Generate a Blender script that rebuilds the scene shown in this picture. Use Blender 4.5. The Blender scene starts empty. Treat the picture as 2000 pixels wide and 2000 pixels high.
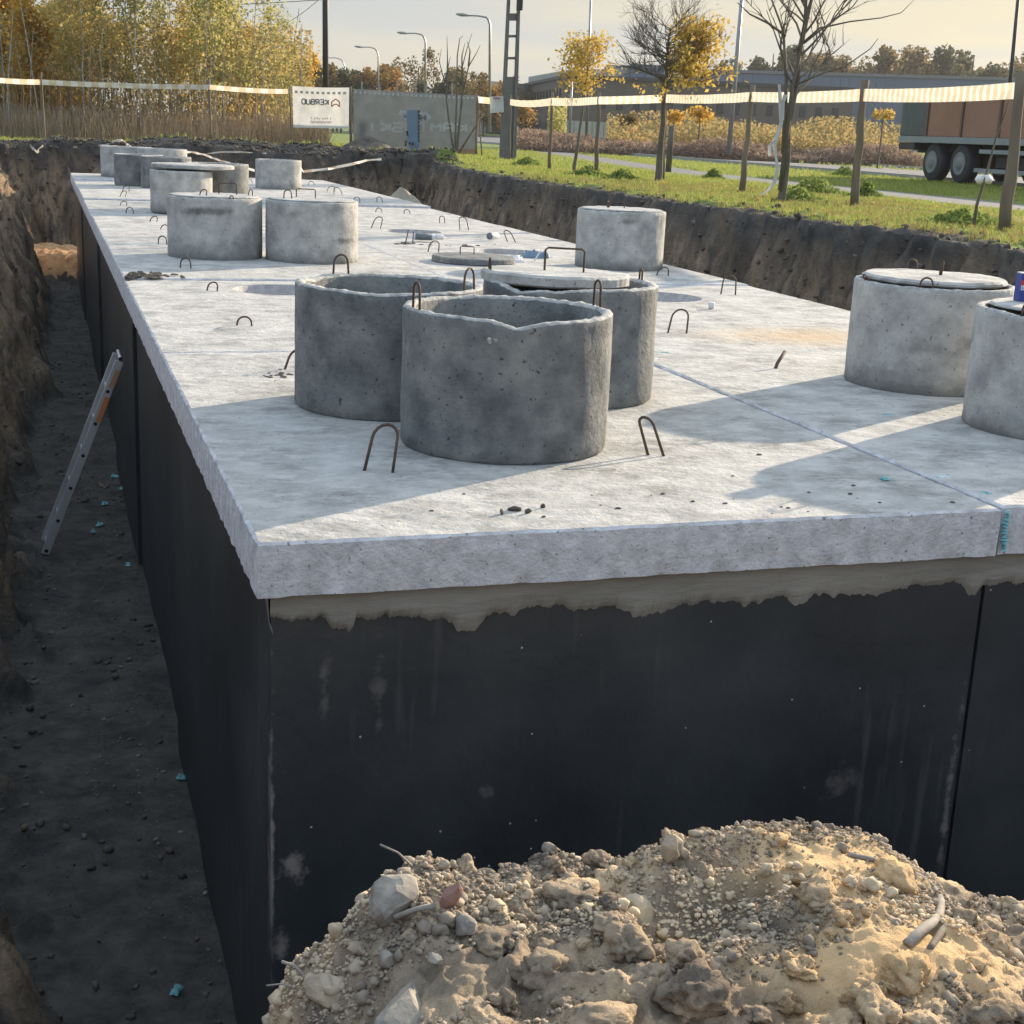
import bpy, bmesh, math, random
import numpy as np
from mathutils import Vector, Matrix, Euler

S = bpy.context.scene
COL = S.collection
RA = math.radians
random.seed(7)
rng = np.random.default_rng(11)

# ------------------------------------------------------------------ camera
CF, CP, CR, CY = 2775.48, 0.2608, 0.0434, 0.3213
CC = np.array([-0.5166, -3.7391, 1.1109])
_fw = np.array([math.sin(CY)*math.cos(CP), math.cos(CY)*math.cos(CP), -math.sin(CP)])
_r0 = np.array([math.cos(CY), -math.sin(CY), 0.0]); _u0 = np.cross(_r0, _fw)
_rt = math.cos(CR)*_r0 + math.sin(CR)*_u0
_up = -math.sin(CR)*_r0 + math.cos(CR)*_u0
cam_d = bpy.data.cameras.new('camera'); cam = bpy.data.objects.new('camera', cam_d); COL.objects.link(cam)
cam_d.sensor_width = 36; cam_d.lens = 36*CF/2000; cam_d.clip_start = 0.05; cam_d.clip_end = 3000
M = Matrix((( _rt[0], _up[0], -_fw[0], CC[0]), (_rt[1], _up[1], -_fw[1], CC[1]), (_rt[2], _up[2], -_fw[2], CC[2]), (0,0,0,1)))
cam.matrix_world = M
S.camera = cam

# ------------------------------------------------------------------ light
SUN_EL, SUN_AZ = 17.0, 60.0          # azimuth measured from +Y towards +X
sv = Vector((math.sin(RA(SUN_AZ))*math.cos(RA(SUN_EL)), math.cos(RA(SUN_AZ))*math.cos(RA(SUN_EL)), math.sin(RA(SUN_EL))))
sl = bpy.data.lights.new('sun', 'SUN'); sl.energy = 4.4; sl.angle = RA(0.6); sl.color = (1.0, 0.82, 0.60)
so = bpy.data.objects.new('sun', sl); COL.objects.link(so)
so.rotation_euler = (-sv).to_track_quat('-Z', 'Y').to_euler(); so.location = (30, 20, 40)

W = bpy.data.worlds.new('World'); S.world = W; W.use_nodes = True
wt = W.node_tree; wt.nodes.clear()
def wn(t, **k):
    n = wt.nodes.new(t)
    for a, b in k.items(): setattr(n, a, b)
    return n
sky = wn('ShaderNodeTexSky', sky_type='NISHITA', sun_disc=False, sun_elevation=RA(SUN_EL), sun_rotation=RA(SUN_AZ),
         altitude=150, air_density=1.0, dust_density=1.3, ozone_density=1.6)
tc = wn('ShaderNodeTexCoord'); L = wt.links.new
bg = wn('ShaderNodeBackground'); bg.inputs['Strength'].default_value = 0.15; ow = wn('ShaderNodeOutputWorld')
def wnoise(sc, stretch, loc, det, p0, p1):
    m_ = wn('ShaderNodeMapping'); m_.inputs['Scale'].default_value = stretch; m_.inputs['Location'].default_value = loc; n_ = wn('ShaderNodeTexNoise')
    n_.inputs['Scale'].default_value = sc; n_.inputs['Detail'].default_value = det; n_.inputs['Roughness'].default_value = 0.55
    r_ = wn('ShaderNodeMapRange'); r_.inputs['From Min'].default_value = p0; r_.inputs['From Max'].default_value = p1
    L(tc.outputs['Generated'], m_.inputs['Vector']); L(m_.outputs['Vector'], n_.inputs['Vector']); L(n_.outputs['Fac'], r_.inputs['Value']); return r_.outputs['Result']
# thin high cloud: cream towards the sun, blue grey away from it
vd = wn('ShaderNodeVectorMath', operation='DOT_PRODUCT'); vd.inputs[1].default_value = (math.sin(RA(SUN_AZ)), math.cos(RA(SUN_AZ)), 0); L(tc.outputs['Generated'], vd.inputs[0])
wob = wnoise(1.6, (1, 1, 5), (0, 0, 0), 4, 0.0, 1.0)
ad = wn('ShaderNodeMath', operation='MULTIPLY_ADD'); ad.inputs[1].default_value = 0.30; L(wob, ad.inputs[0]); L(vd.outputs['Value'], ad.inputs[2])
cr_ = wn('ShaderNodeValToRGB'); e = cr_.color_ramp; mr = wn('ShaderNodeMapRange'); mr.inputs['From Min'].default_value = 0.55; mr.inputs['From Max'].default_value = 1.1; L(ad.outputs[0], mr.inputs['Value']); L(mr.outputs[0], cr_.inputs['Fac'])
e.elements[0].position = 0; e.elements[0].color = (0.40, 0.50, 0.62, 1); e.elements[1].position = 1; e.elements[1].color = (0.77, 0.68, 0.49, 1)
k_ = e.elements.new(0.22); k_.color = (0.60, 0.61, 0.60, 1); k_ = e.elements.new(0.6); k_.color = (0.70, 0.66, 0.57, 1)
scl = wn('ShaderNodeVectorMath', operation='SCALE'); scl.inputs['Scale'].default_value = 3.0; L(cr_.outputs['Color'], scl.inputs[0])
band = wnoise(2.6, (1.2, 1.2, 15), (3.1, 0.4, 0.7), 5, 0.42, 0.60)
ml2 = wn('ShaderNodeMath', operation='MULTIPLY'); ml2.inputs[1].default_value = 0.6; L(band, ml2.inputs[0])
mb_ = wn('ShaderNodeMix', data_type='RGBA'); mb_.inputs['B'].default_value = (1.55, 1.68, 1.85, 1); L(ml2.outputs[0], mb_.inputs['Factor']); L(scl.outputs[0], mb_.inputs['A'])
sz = wn('ShaderNodeSeparateXYZ'); L(tc.outputs['Generated'], sz.inputs[0]); cov = wn('ShaderNodeMapRange'); cov.inputs['From Min'].default_value = 0.2; cov.inputs['From Max'].default_value = 0.75
cov.inputs['To Min'].default_value = 0.95; cov.inputs['To Max'].default_value = 0.70; L(sz.outputs['Z'], cov.inputs['Value'])
up_ = wn('ShaderNodeMapRange'); up_.inputs['From Min'].default_value = 0.12; up_.inputs['From Max'].default_value = 0.9; up_.inputs['To Min'].default_value = 1.0; up_.inputs['To Max'].default_value = 3.0; L(sz.outputs['Z'], up_.inputs['Value'])  # cloud overhead, out of view, made brighter to raise the ambient light
cl = wn('ShaderNodeVectorMath', operation='SCALE'); L(mb_.outputs['Result'], cl.inputs[0]); L(up_.outputs[0], cl.inputs['Scale'])
mix2 = wn('ShaderNodeMix', data_type='RGBA'); L(cov.outputs[0], mix2.inputs['Factor']); L(sky.outputs['Color'], mix2.inputs['A']); L(cl.outputs[0], mix2.inputs['B'])
L(mix2.outputs['Result'], bg.inputs['Color']); L(bg.outputs['Background'], ow.inputs['Surface'])

S.view_settings.view_transform = 'Standard'; S.view_settings.look = 'None'; S.view_settings.gamma = 1
S.view_settings.use_curve_mapping = False; S.view_settings.exposure = 1.05
S.render.engine = 'CYCLES'
S.cycles.max_bounces = 8; S.cycles.transparent_max_bounces = 12

# ------------------------------------------------------------------ camera-ray helpers (give points in the world)
def ray(u, v): return _fw + _rt*(u-1000)/CF - _up*(v-1000)/CF
def bz(u, v, z=0.0):
    d = ray(u, v); return CC + d*(z-CC[2])/d[2]
def by(u, v, y):
    d = ray(u, v); return CC + d*(y-CC[1])/d[1]
def bx(u, v, x):
    d = ray(u, v); return CC + d*(x-CC[0])/d[0]
def bD(u, v, D):                       # point at horizontal distance D
    d = ray(u, v); return CC + d*D/math.hypot(d[0], d[1])

# ------------------------------------------------------------------ noise
_lat = rng.random((64, 64, 64)).astype(np.float32)
def vn(p):
    p = np.asarray(p, dtype=np.float64); i = np.floor(p).astype(int); f = p-i; f = f*f*(3-2*f)
    i0 = i & 63; i1 = (i+1) & 63
    x0, y0, z0 = i0[..., 0], i0[..., 1], i0[..., 2]; x1, y1, z1 = i1[..., 0], i1[..., 1], i1[..., 2]
    fx, fy, fz = f[..., 0], f[..., 1], f[..., 2]
    a = _lat[x0, y0, z0]*(1-fx)+_lat[x1, y0, z0]*fx; b = _lat[x0, y1, z0]*(1-fx)+_lat[x1, y1, z0]*fx
    c = _lat[x0, y0, z1]*(1-fx)+_lat[x1, y0, z1]*fx; d = _lat[x0, y1, z1]*(1-fx)+_lat[x1, y1, z1]*fx
    return ((a*(1-fy)+b*fy)*(1-fz)+(c*(1-fy)+d*fy)*fz)*2-1
def fbm(p, o=4, g=0.5):
    p = np.asarray(p, dtype=np.float64); s = 0; a = 1.0
    for k in range(o): s = s+a*vn(p*(2.03**k)+k*17.3); a *= g
    return s
def fb2(x, y, sc, o=4, g=0.5, z=0.0):
    x, y = np.broadcast_arrays(np.asarray(x, float), np.asarray(y, float))
    return fbm(np.stack([x*sc, y*sc, np.full(x.shape, z)], -1), o, g)
def sstep(a, b, x):
    t = np.clip((np.asarray(x, float)-a)/(b-a), 0, 1); return t*t*(3-2*t)

# ------------------------------------------------------------------ object helpers
def tag(o, label=None, cat=None, group=None, kind=None):
    if label: o['label'] = label
    if cat: o['category'] = cat
    if group: o['group'] = group
    if kind: o['kind'] = kind
    return o
def link(name, me, parent=None, loc=None, rot=None):
    o = bpy.data.objects.new(name, me); COL.objects.link(o)
    if parent: o.parent = parent
    if loc is not None: o.location = loc
    if rot is not None: o.rotation_euler = rot
    return o
def empty(name, loc=(0, 0, 0), rz=0.0):
    o = bpy.data.objects.new(name, None); COL.objects.link(o); o.location = loc; o.rotation_euler = (0, 0, rz)
    o.empty_display_size = 0.2
    return o
def mesh(name, v, f, mats, smooth=False, mi=None):
    me = bpy.data.meshes.new(name)
    v = np.asarray(v, dtype=np.float32)
    if isinstance(f, np.ndarray):
        n, k = f.shape
        me.vertices.add(len(v)); me.vertices.foreach_set('co', v.ravel())
        me.loops.add(n*k); me.loops.foreach_set('vertex_index', f.astype(np.int32).ravel())
        me.polygons.add(n); me.polygons.foreach_set('loop_start', np.arange(0, n*k, k, dtype=np.int32))
        me.polygons.foreach_set('loop_total', np.full(n, k, dtype=np.int32))
    else:
        me.from_pydata([tuple(map(float, p)) for p in v], [], f)
    for m in (mats if isinstance(mats, (list, tuple)) else [mats]): me.materials.append(m)
    if smooth: me.polygons.foreach_set('use_smooth', np.ones(len(me.polygons), dtype=bool))
    if mi is not None: me.polygons.foreach_set('material_index', np.asarray(mi, dtype=np.int32))
    me.update(calc_edges=True)
    return me
class MB:
    """collects boxes, tubes and quads into one mesh"""
    def __init__(s): s.v = []; s.f = []; s.m = []; s.n = 0
    def add(s, v, f, mi=0):
        v = [tuple(map(float, p)) for p in v]
        s.v += v; s.f += [tuple(i+s.n for i in q) for q in f]; s.m += [mi]*len(f); s.n += len(v); return s
    def box(s, c, d, rz=0.0, mi=0, R=None):
        x, y, z = d[0]/2, d[1]/2, d[2]/2
        p = [Vector((a, b, e)) for e in (-z, z) for a, b in ((-x, -y), (x, -y), (x, y), (-x, y))]
        Rm = R if R is not None else Matrix.Rotation(rz, 3, 'Z')
        p = [Rm @ q + Vector(c) for q in p]
        return s.add(p, [(3, 2, 1, 0), (4, 5, 6, 7), (0, 1, 5, 4), (1, 2, 6, 5), (2, 3, 7, 6), (3, 0, 4, 7)], mi)
    def tube(s, pts, r, n=6, mi=0, cap=True):
        P = [Vector(p) for p in pts]; k = len(P)
        rr = list(r) if isinstance(r, (list, tuple, np.ndarray)) else [r]*k
        v = []; nrm = None
        for i in range(k):
            t = (P[min(i+1, k-1)]-P[max(i-1, 0)])
            if t.length < 1e-9: t = Vector((0, 0, 1))
            t.normalize()
            if nrm is None:
                nrm = t.orthogonal().normalized()
            else:
                nrm = (nrm - t*nrm.dot(t))
                nrm = nrm.normalized() if nrm.length > 1e-6 else t.orthogonal().normalized()
            b = t.cross(nrm)
            for j in range(n):
                a = 2*math.pi*j/n; v.append(P[i]+(nrm*math.cos(a)+b*math.sin(a))*rr[i])
        f = [(i*n+j, i*n+(j+1) % n, (i+1)*n+(j+1) % n, (i+1)*n+j) for i in range(k-1) for j in range(n)]
        if cap: f += [tuple(range(n-1, -1, -1)), tuple((k-1)*n+j for j in range(n))]
        return s.add(v, f, mi)
    def me(s, name, mats, smooth=False): return mesh(name, s.v, s.f, mats, smooth, s.m)
    def build(s, name, mats, parent=None, smooth=False): return link(name, s.me(name, mats, smooth), parent)
def bevel(o, w=0.005, seg=2):
    m = o.modifiers.new('bevel', 'BEVEL'); m.width = w; m.segments = seg; m.limit_method = 'ANGLE'; m.angle_limit = RA(35); return o
def copy_tree(o, parent=None):
    c = o.copy(); COL.objects.link(c)
    if parent: c.parent = parent
    for ch in list(o.children): copy_tree(ch, c)
    return c

# ------------------------------------------------------------------ materials
MATS = {}
def hexl(*c): return (c[0], c[1], c[2], 1)
def mat(name, cols, scale=3.0, detail=6, rough=0.85, bump=0.3, bscale=None, bdist=0.01, spec=0.3, stretch=(1, 1, 1),
        pits=None, coord='world', metal=0.0, trans=0.0, specks=None, extra=None, lo=0.3, hi=0.7):
    m = bpy.data.materials.new(name); m.use_nodes = True; nt = m.node_tree; nt.nodes.clear(); l = nt.links.new
    N = nt.nodes.new
    out = N('ShaderNodeOutputMaterial'); bs = N('ShaderNodeBsdfPrincipled')
    bs.inputs['Roughness'].default_value = rough; bs.inputs['Metallic'].default_value = metal
    bs.inputs['Specular IOR Level'].default_value = spec
    if coord == 'world': g = N('ShaderNodeNewGeometry'); cv = g.outputs['Position']
    else: g = N('ShaderNodeTexCoord'); cv = g.outputs['Object']
    mpn = N('ShaderNodeMapping'); mpn.inputs['Scale'].default_value = stretch; l(cv, mpn.inputs['Vector']); V = mpn.outputs['Vector']
    n1 = N('ShaderNodeTexNoise'); n1.inputs['Scale'].default_value = scale; n1.inputs['Detail'].default_value = detail; n1.inputs['Roughness'].default_value = 0.62
    l(V, n1.inputs['Vector'])
    r1 = N('ShaderNodeValToRGB'); cr = r1.color_ramp
    k = len(cols)
    for i in range(k-2): cr.elements.new(0.5)
    for i, c in enumerate(cols):
        cr.elements[i].position = lo+(hi-lo)*i/max(1, k-1); cr.elements[i].color = hexl(*c)
    l(n1.outputs['Fac'], r1.inputs['Fac']); C = r1.outputs['Color']
    def mixin(fac, colr, mode='MIX'):
        nonlocal C
        x = N('ShaderNodeMix'); x.data_type = 'RGBA'; x.blend_type = mode
        l(fac, x.inputs['Factor']); l(C, x.inputs['A']); x.inputs['B'].default_value = hexl(*colr); C = x.outputs['Result']
    if pits:                                    # (scale, threshold, colour): small dark pores
        n = N('ShaderNodeTexNoise'); n.inputs['Scale'].default_value = pits[0]; n.inputs['Detail'].default_value = 2; l(V, n.inputs['Vector'])
        r = N('ShaderNodeValToRGB'); r.color_ramp.elements[0].position = pits[1]; r.color_ramp.elements[1].position = pits[1]+0.05
        l(n.outputs['Fac'], r.inputs['Fac']); mixin(r.outputs['Color'], pits[2])
    if specks:                                  # (scale, size, colour): isolated bright flecks
        vo = N('ShaderNodeTexVoronoi'); vo.inputs['Scale'].default_value = specks[0]; l(cv, vo.inputs['Vector'])
        r = N('ShaderNodeMath'); r.operation = 'LESS_THAN'; r.inputs[1].default_value = specks[1]; l(vo.outputs['Distance'], r.inputs[0])
        sp = N('ShaderNodeSeparateColor'); l(vo.outputs['Color'], sp.inputs['Color'])
        q = N('ShaderNodeMath'); q.operation = 'GREATER_THAN'; q.inputs[1].default_value = 0.45; l(sp.outputs[0], q.inputs[0])
        w = N('ShaderNodeMath'); w.operation = 'MULTIPLY'; l(r.outputs[0], w.inputs[0]); l(q.outputs[0], w.inputs[1]); mixin(w.outputs[0], specks[2])
    if extra: C = extra(nt, l, N, cv, C) or C
    l(C, bs.inputs['Base Color'])
    if bump:
        b1 = N('ShaderNodeTexNoise'); b1.inputs['Scale'].default_value = bscale or scale*6; b1.inputs['Detail'].default_value = 8; b1.inputs['Roughness'].default_value = 0.65
        l(V, b1.inputs['Vector']); bm = N('ShaderNodeBump'); bm.inputs['Strength'].default_value = bump; bm.inputs['Distance'].default_value = bdist
        l(b1.outputs['Fac'], bm.inputs['Height']); l(bm.outputs['Normal'], bs.inputs['Normal'])
    sh = bs.outputs['BSDF']
    if trans:
        t = N('ShaderNodeBsdfTranslucent'); l(C, t.inputs['Color']); ms = N('ShaderNodeMixShader'); ms.inputs['Fac'].default_value = trans
        l(sh, ms.inputs[1]); l(t.outputs['BSDF'], ms.inputs[2]); sh = ms.outputs['Shader']
    l(sh, out.inputs['Surface']); MATS[name] = m
    return m
def flat(name, c, rough=0.6, metal=0.0, spec=0.4, **k): return mat(name, [c, tuple(x*0.82 for x in c)], rough=rough, metal=metal, spec=spec, **k)
def leafmat(name, cols, trans=0.45):
    m = bpy.data.materials.new(name); m.use_nodes = True; nt = m.node_tree; nt.nodes.clear(); l = nt.links.new; N = nt.nodes.new
    out = N('ShaderNodeOutputMaterial'); g = N('ShaderNodeNewGeometry'); r = N('ShaderNodeValToRGB'); cr = r.color_ramp
    for i in range(len(cols)-2): cr.elements.new(0.5)
    for i, c in enumerate(cols): cr.elements[i].position = i/(len(cols)-1); cr.elements[i].color = hexl(*c)
    l(g.outputs['Random Per Island'], r.inputs['Fac'])
    d = N('ShaderNodeBsdfDiffuse'); t = N('ShaderNodeBsdfTranslucent'); ms = N('ShaderNodeMixShader'); ms.inputs['Fac'].default_value = trans
    l(r.outputs['Color'], d.inputs['Color']); l(r.outputs['Color'], t.inputs['Color']); l(d.outputs[0], ms.inputs[1]); l(t.outputs[0], ms.inputs[2])
    l(ms.outputs[0], out.inputs['Surface']); return m

def slab_extra(nt, l, N, cv, C):
    # broad trowel streaks, pale laitance, a rusty clay stain and dusty specks: marks of the surface itself
    mp = N('ShaderNodeMapping'); mp.inputs['Scale'].default_value = (1.8, 2.6, 1); mp.inputs['Rotation'].default_value = (0, 0, 0.25); l(cv, mp.inputs['Vector'])
    n = N('ShaderNodeTexNoise'); n.inputs['Scale'].default_value = 3.4; n.inputs['Detail'].default_value = 13; n.inputs['Roughness'].default_value = 0.78; l(mp.outputs[0], n.inputs['Vector'])
    r = N('ShaderNodeValToRGB'); r.color_ramp.elements[0].position = 0.46; r.color_ramp.elements[1].position = 0.62; l(n.outputs['Fac'], r.inputs['Fac'])
    f = N('ShaderNodeMath'); f.operation = 'MULTIPLY'; f.inputs[1].default_value = 0.75; l(r.outputs['Color'], f.inputs[0])
    x = N('ShaderNodeMix'); x.data_type = 'RGBA'; l(f.outputs[0], x.inputs['Factor']); l(C, x.inputs['A']); x.inputs['B'].default_value = (0.58, 0.57, 0.54, 1)
    # clay stain
    sp = N('ShaderNodeVectorMath'); sp.operation = 'SUBTRACT'; sp.inputs[1].default_value = (3.85, 3.85, 0); l(cv, sp.inputs[0])
    sc = N('ShaderNodeVectorMath'); sc.operation = 'MULTIPLY'; sc.inputs[1].default_value = (1.15, 1.9, 0); l(sp.outputs[0], sc.inputs[0])
    ln = N('ShaderNodeVectorMath'); ln.operation = 'LENGTH'; l(sc.outputs[0], ln.inputs[0])
    n2 = N('ShaderNodeTexNoise'); n2.inputs['Scale'].default_value = 5; n2.inputs['Detail'].default_value = 7; l(mp.outputs[0], n2.inputs['Vector'])
    a = N('ShaderNodeMath'); a.operation = 'ADD'; l(ln.outputs['Value'], a.inputs[0]); l(n2.outputs['Fac'], a.inputs[1])
    rr = N('ShaderNodeMapRange'); rr.inputs['From Min'].default_value = 0.65; rr.inputs['From Max'].default_value = 1.5
    rr.inputs['To Min'].default_value = 0.75; rr.inputs['To Max'].default_value = 0.0; l(a.outputs[0], rr.inputs['Value'])
    y = N('ShaderNodeMix'); y.data_type = 'RGBA'; l(rr.outputs[0], y.inputs['Factor']); l(x.outputs['Result'], y.inputs['A']); y.inputs['B'].default_value = (0.50, 0.36, 0.21, 1)
    # dark crumbs
    n3 = N('ShaderNodeTexNoise'); n3.inputs['Scale'].default_value = 38; n3.inputs['Detail'].default_value = 5; l(cv, n3.inputs['Vector'])
    r3 = N('ShaderNodeValToRGB'); r3.color_ramp.elements[0].position = 0.66; r3.color_ramp.elements[1].position = 0.72; l(n3.outputs['Fac'], r3.inputs['Fac'])
    z = N('ShaderNodeMix'); z.data_type = 'RGBA'; l(r3.outputs['Color'], z.inputs['Factor']); l(y.outputs['Result'], z.inputs['A']); z.inputs['B'].default_value = (0.2, 0.18, 0.15, 1)
    return z.outputs['Result']
m_slab = mat('cover slab concrete', [(0.26, 0.255, 0.24), (0.38, 0.375, 0.355), (0.50, 0.49, 0.46)], scale=3.4, detail=14, bump=1.0, bscale=17, bdist=0.016, rough=0.9, extra=slab_extra, lo=0.36, hi=0.66)
m_slabside = mat('slab edge concrete', [(0.42, 0.42, 0.43), (0.58, 0.58, 0.60), (0.72, 0.72, 0.74)], scale=16, detail=12, pits=(60, 0.66, (0.24, 0.24, 0.24)), bump=0.9, bscale=48, bdist=0.012)
def ring_extra(nt, l, N, cv, C):
    s = N('ShaderNodeSeparateXYZ'); l(cv, s.inputs[0])
    n = N('ShaderNodeTexNoise'); n.inputs['Scale'].default_value = 7; n.inputs['Detail'].default_value = 6; n.inputs['Roughness'].default_value = 0.7; l(cv, n.inputs['Vector'])
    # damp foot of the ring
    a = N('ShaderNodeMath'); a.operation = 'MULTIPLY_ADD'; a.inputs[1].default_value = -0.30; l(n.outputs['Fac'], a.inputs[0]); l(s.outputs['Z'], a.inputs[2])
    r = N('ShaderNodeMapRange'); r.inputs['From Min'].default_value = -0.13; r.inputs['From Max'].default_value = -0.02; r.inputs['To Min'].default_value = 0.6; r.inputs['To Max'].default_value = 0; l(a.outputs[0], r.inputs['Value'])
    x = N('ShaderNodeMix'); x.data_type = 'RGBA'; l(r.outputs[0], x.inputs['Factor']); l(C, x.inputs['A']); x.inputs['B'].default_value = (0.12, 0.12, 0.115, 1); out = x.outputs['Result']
    for (cx, cy, cz, sx, sz, w) in ((.76, 8.05, .40, 3.4, 20, .7), (.60, 8.08, .39, 9, 16, .6), (1.02, 8.08, .13, 6, 9, .35), (1.82, 7.88, .20, 7, 22, .75), (1.40, 7.85, .40, 12, 18, .5), (4.18, 7.6, .42, 8, 24, .6), (3.62, 1.84, .26, 4, 14, .45), (3.35, 1.86, .22, 5, 16, .4)):
        sp = N('ShaderNodeVectorMath'); sp.operation = 'SUBTRACT'; sp.inputs[1].default_value = (cx, cy, cz); l(cv, sp.inputs[0])
        sc = N('ShaderNodeVectorMath'); sc.operation = 'MULTIPLY'; sc.inputs[1].default_value = (sx, 3, sz); l(sp.outputs[0], sc.inputs[0])
        ln = N('ShaderNodeVectorMath'); ln.operation = 'LENGTH'; l(sc.outputs[0], ln.inputs[0])
        b = N('ShaderNodeMath'); b.operation = 'MULTIPLY_ADD'; b.inputs[1].default_value = 2.2; l(n.outputs['Fac'], b.inputs[0]); l(ln.outputs['Value'], b.inputs[2])
        rr = N('ShaderNodeMapRange'); rr.inputs['From Min'].default_value = 1.3; rr.inputs['From Max'].default_value = 1.9; rr.inputs['To Min'].default_value = w; rr.inputs['To Max'].default_value = 0; l(b.outputs[0], rr.inputs['Value'])
        y = N('ShaderNodeMix'); y.data_type = 'RGBA'; l(rr.outputs[0], y.inputs['Factor']); l(out, y.inputs['A']); y.inputs['B'].default_value = (0.10, 0.095, 0.085, 1); out = y.outputs['Result']
    return out
m_ring = mat('ring concrete light', [(0.26, 0.26, 0.25), (0.40, 0.395, 0.375), (0.53, 0.52, 0.48)], scale=6, pits=(60, 0.67, (0.16, 0.155, 0.15)), bump=0.8, bscale=34, bdist=0.01, lo=0.32, hi=0.66, detail=12, extra=ring_extra)
m_ringd = mat('ring concrete dark', [(0.11, 0.118, 0.12), (0.185, 0.192, 0.19), (0.27, 0.27, 0.25)], scale=6.5, pits=(55, 0.66, (0.07, 0.07, 0.07)), bump=0.9, bscale=38, bdist=0.012, lo=0.34, hi=0.66, detail=13)
def bit_extra(nt, l, N, cv, C):
    mp = N('ShaderNodeMapping'); mp.inputs['Scale'].default_value = (14, 14, 0.8); l(cv, mp.inputs['Vector'])
    n = N('ShaderNodeTexNoise'); n.inputs['Scale'].default_value = 1.4; n.inputs['Detail'].default_value = 6; l(mp.outputs[0], n.inputs['Vector'])
    n2 = N('ShaderNodeTexNoise'); n2.inputs['Scale'].default_value = 1.6; n2.inputs['Detail'].default_value = 3; l(cv, n2.inputs['Vector'])
    m = N('ShaderNodeMath'); m.operation = 'MULTIPLY'; l(n.outputs['Fac'], m.inputs[0]); l(n2.outputs['Fac'], m.inputs[1])
    r = N('ShaderNodeValToRGB'); r.color_ramp.elements[0].position = 0.33; r.color_ramp.elements[1].position = 0.50; l(m.outputs[0], r.inputs['Fac'])
    f = N('ShaderNodeMath'); f.operation = 'MULTIPLY'; f.inputs[1].default_value = 0.5; l(r.outputs['Color'], f.inputs[0])
    x = N('ShaderNodeMix'); x.data_type = 'RGBA'; l(f.outputs[0], x.inputs['Factor']); l(C, x.inputs['A']); x.inputs['B'].default_value = (0.14, 0.135, 0.14, 1)
    out = x.outputs['Result']
    n4 = N('ShaderNodeTexNoise'); n4.inputs['Scale'].default_value = 16; n4.inputs['Detail'].default_value = 7; n4.inputs['Roughness'].default_value = .7; l(cv, n4.inputs['Vector'])
    for (cx, cy, cz, sx, sz, w, th) in ((.11, .05, -1.02, 11, 7, .8, 1.55), (.075, .05, -1.28, 16, 6, .8, 1.5), (.045, .05, -.95, 60, 1.05, .9, 1.62), (.20, .05, -.46, 26, 3, .3, 1.5), (.36, .05, -.50, 22, 2.4, .28, 1.5), (1.95, .05, -.95, 5, 5, .28, 1.42), (2.38, .05, -1.1, 30, 1.2, .6, 1.5), (.70, .05, -.85, 14, 14, .3, 1.5), (.05, .8, -1.6, 3, 3, .3, 1.45)):
        sp = N('ShaderNodeVectorMath'); sp.operation = 'SUBTRACT'; sp.inputs[1].default_value = (cx, cy, cz); l(cv, sp.inputs[0])
        sc = N('ShaderNodeVectorMath'); sc.operation = 'MULTIPLY'; sc.inputs[1].default_value = (sx, 8, sz); l(sp.outputs[0], sc.inputs[0])
        ln = N('ShaderNodeVectorMath'); ln.operation = 'LENGTH'; l(sc.outputs[0], ln.inputs[0])
        b = N('ShaderNodeMath'); b.operation = 'MULTIPLY_ADD'; b.inputs[1].default_value = 2.4; l(n4.outputs['Fac'], b.inputs[0]); l(ln.outputs['Value'], b.inputs[2])
        rr = N('ShaderNodeMapRange'); rr.inputs['From Min'].default_value = th-.35; rr.inputs['From Max'].default_value = th+.1; rr.inputs['To Min'].default_value = w; rr.inputs['To Max'].default_value = 0; l(b.outputs[0], rr.inputs['Value'])
        y = N('ShaderNodeMix'); y.data_type = 'RGBA'; l(rr.outputs[0], y.inputs['Factor']); l(out, y.inputs['A']); y.inputs['B'].default_value = (0.24, 0.22, 0.22, 1); out = y.outputs['Result']
    return out
m_bit = mat('bitumen coating', [(0.012, 0.017, 0.021), (0.026, 0.034, 0.040), (0.046, 0.054, 0.058)], scale=1.3, bump=0.5, bscale=26, bdist=0.006, rough=0.42, spec=0.5, specks=(16, 0.055, (0.45, 0.46, 0.46)), extra=bit_extra)
m_mortar = mat('smeared mortar', [(0.23, 0.22, 0.19), (0.34, 0.325, 0.285)], scale=2, stretch=(1, 1, 6), bump=0.6, bscale=14, bdist=0.01, rough=0.8)
m_rust = mat('rusty steel', [(0.06, 0.045, 0.035), (0.13, 0.085, 0.06)], scale=30, bump=0.4, bscale=150, bdist=0.002, rough=0.75)
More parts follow.
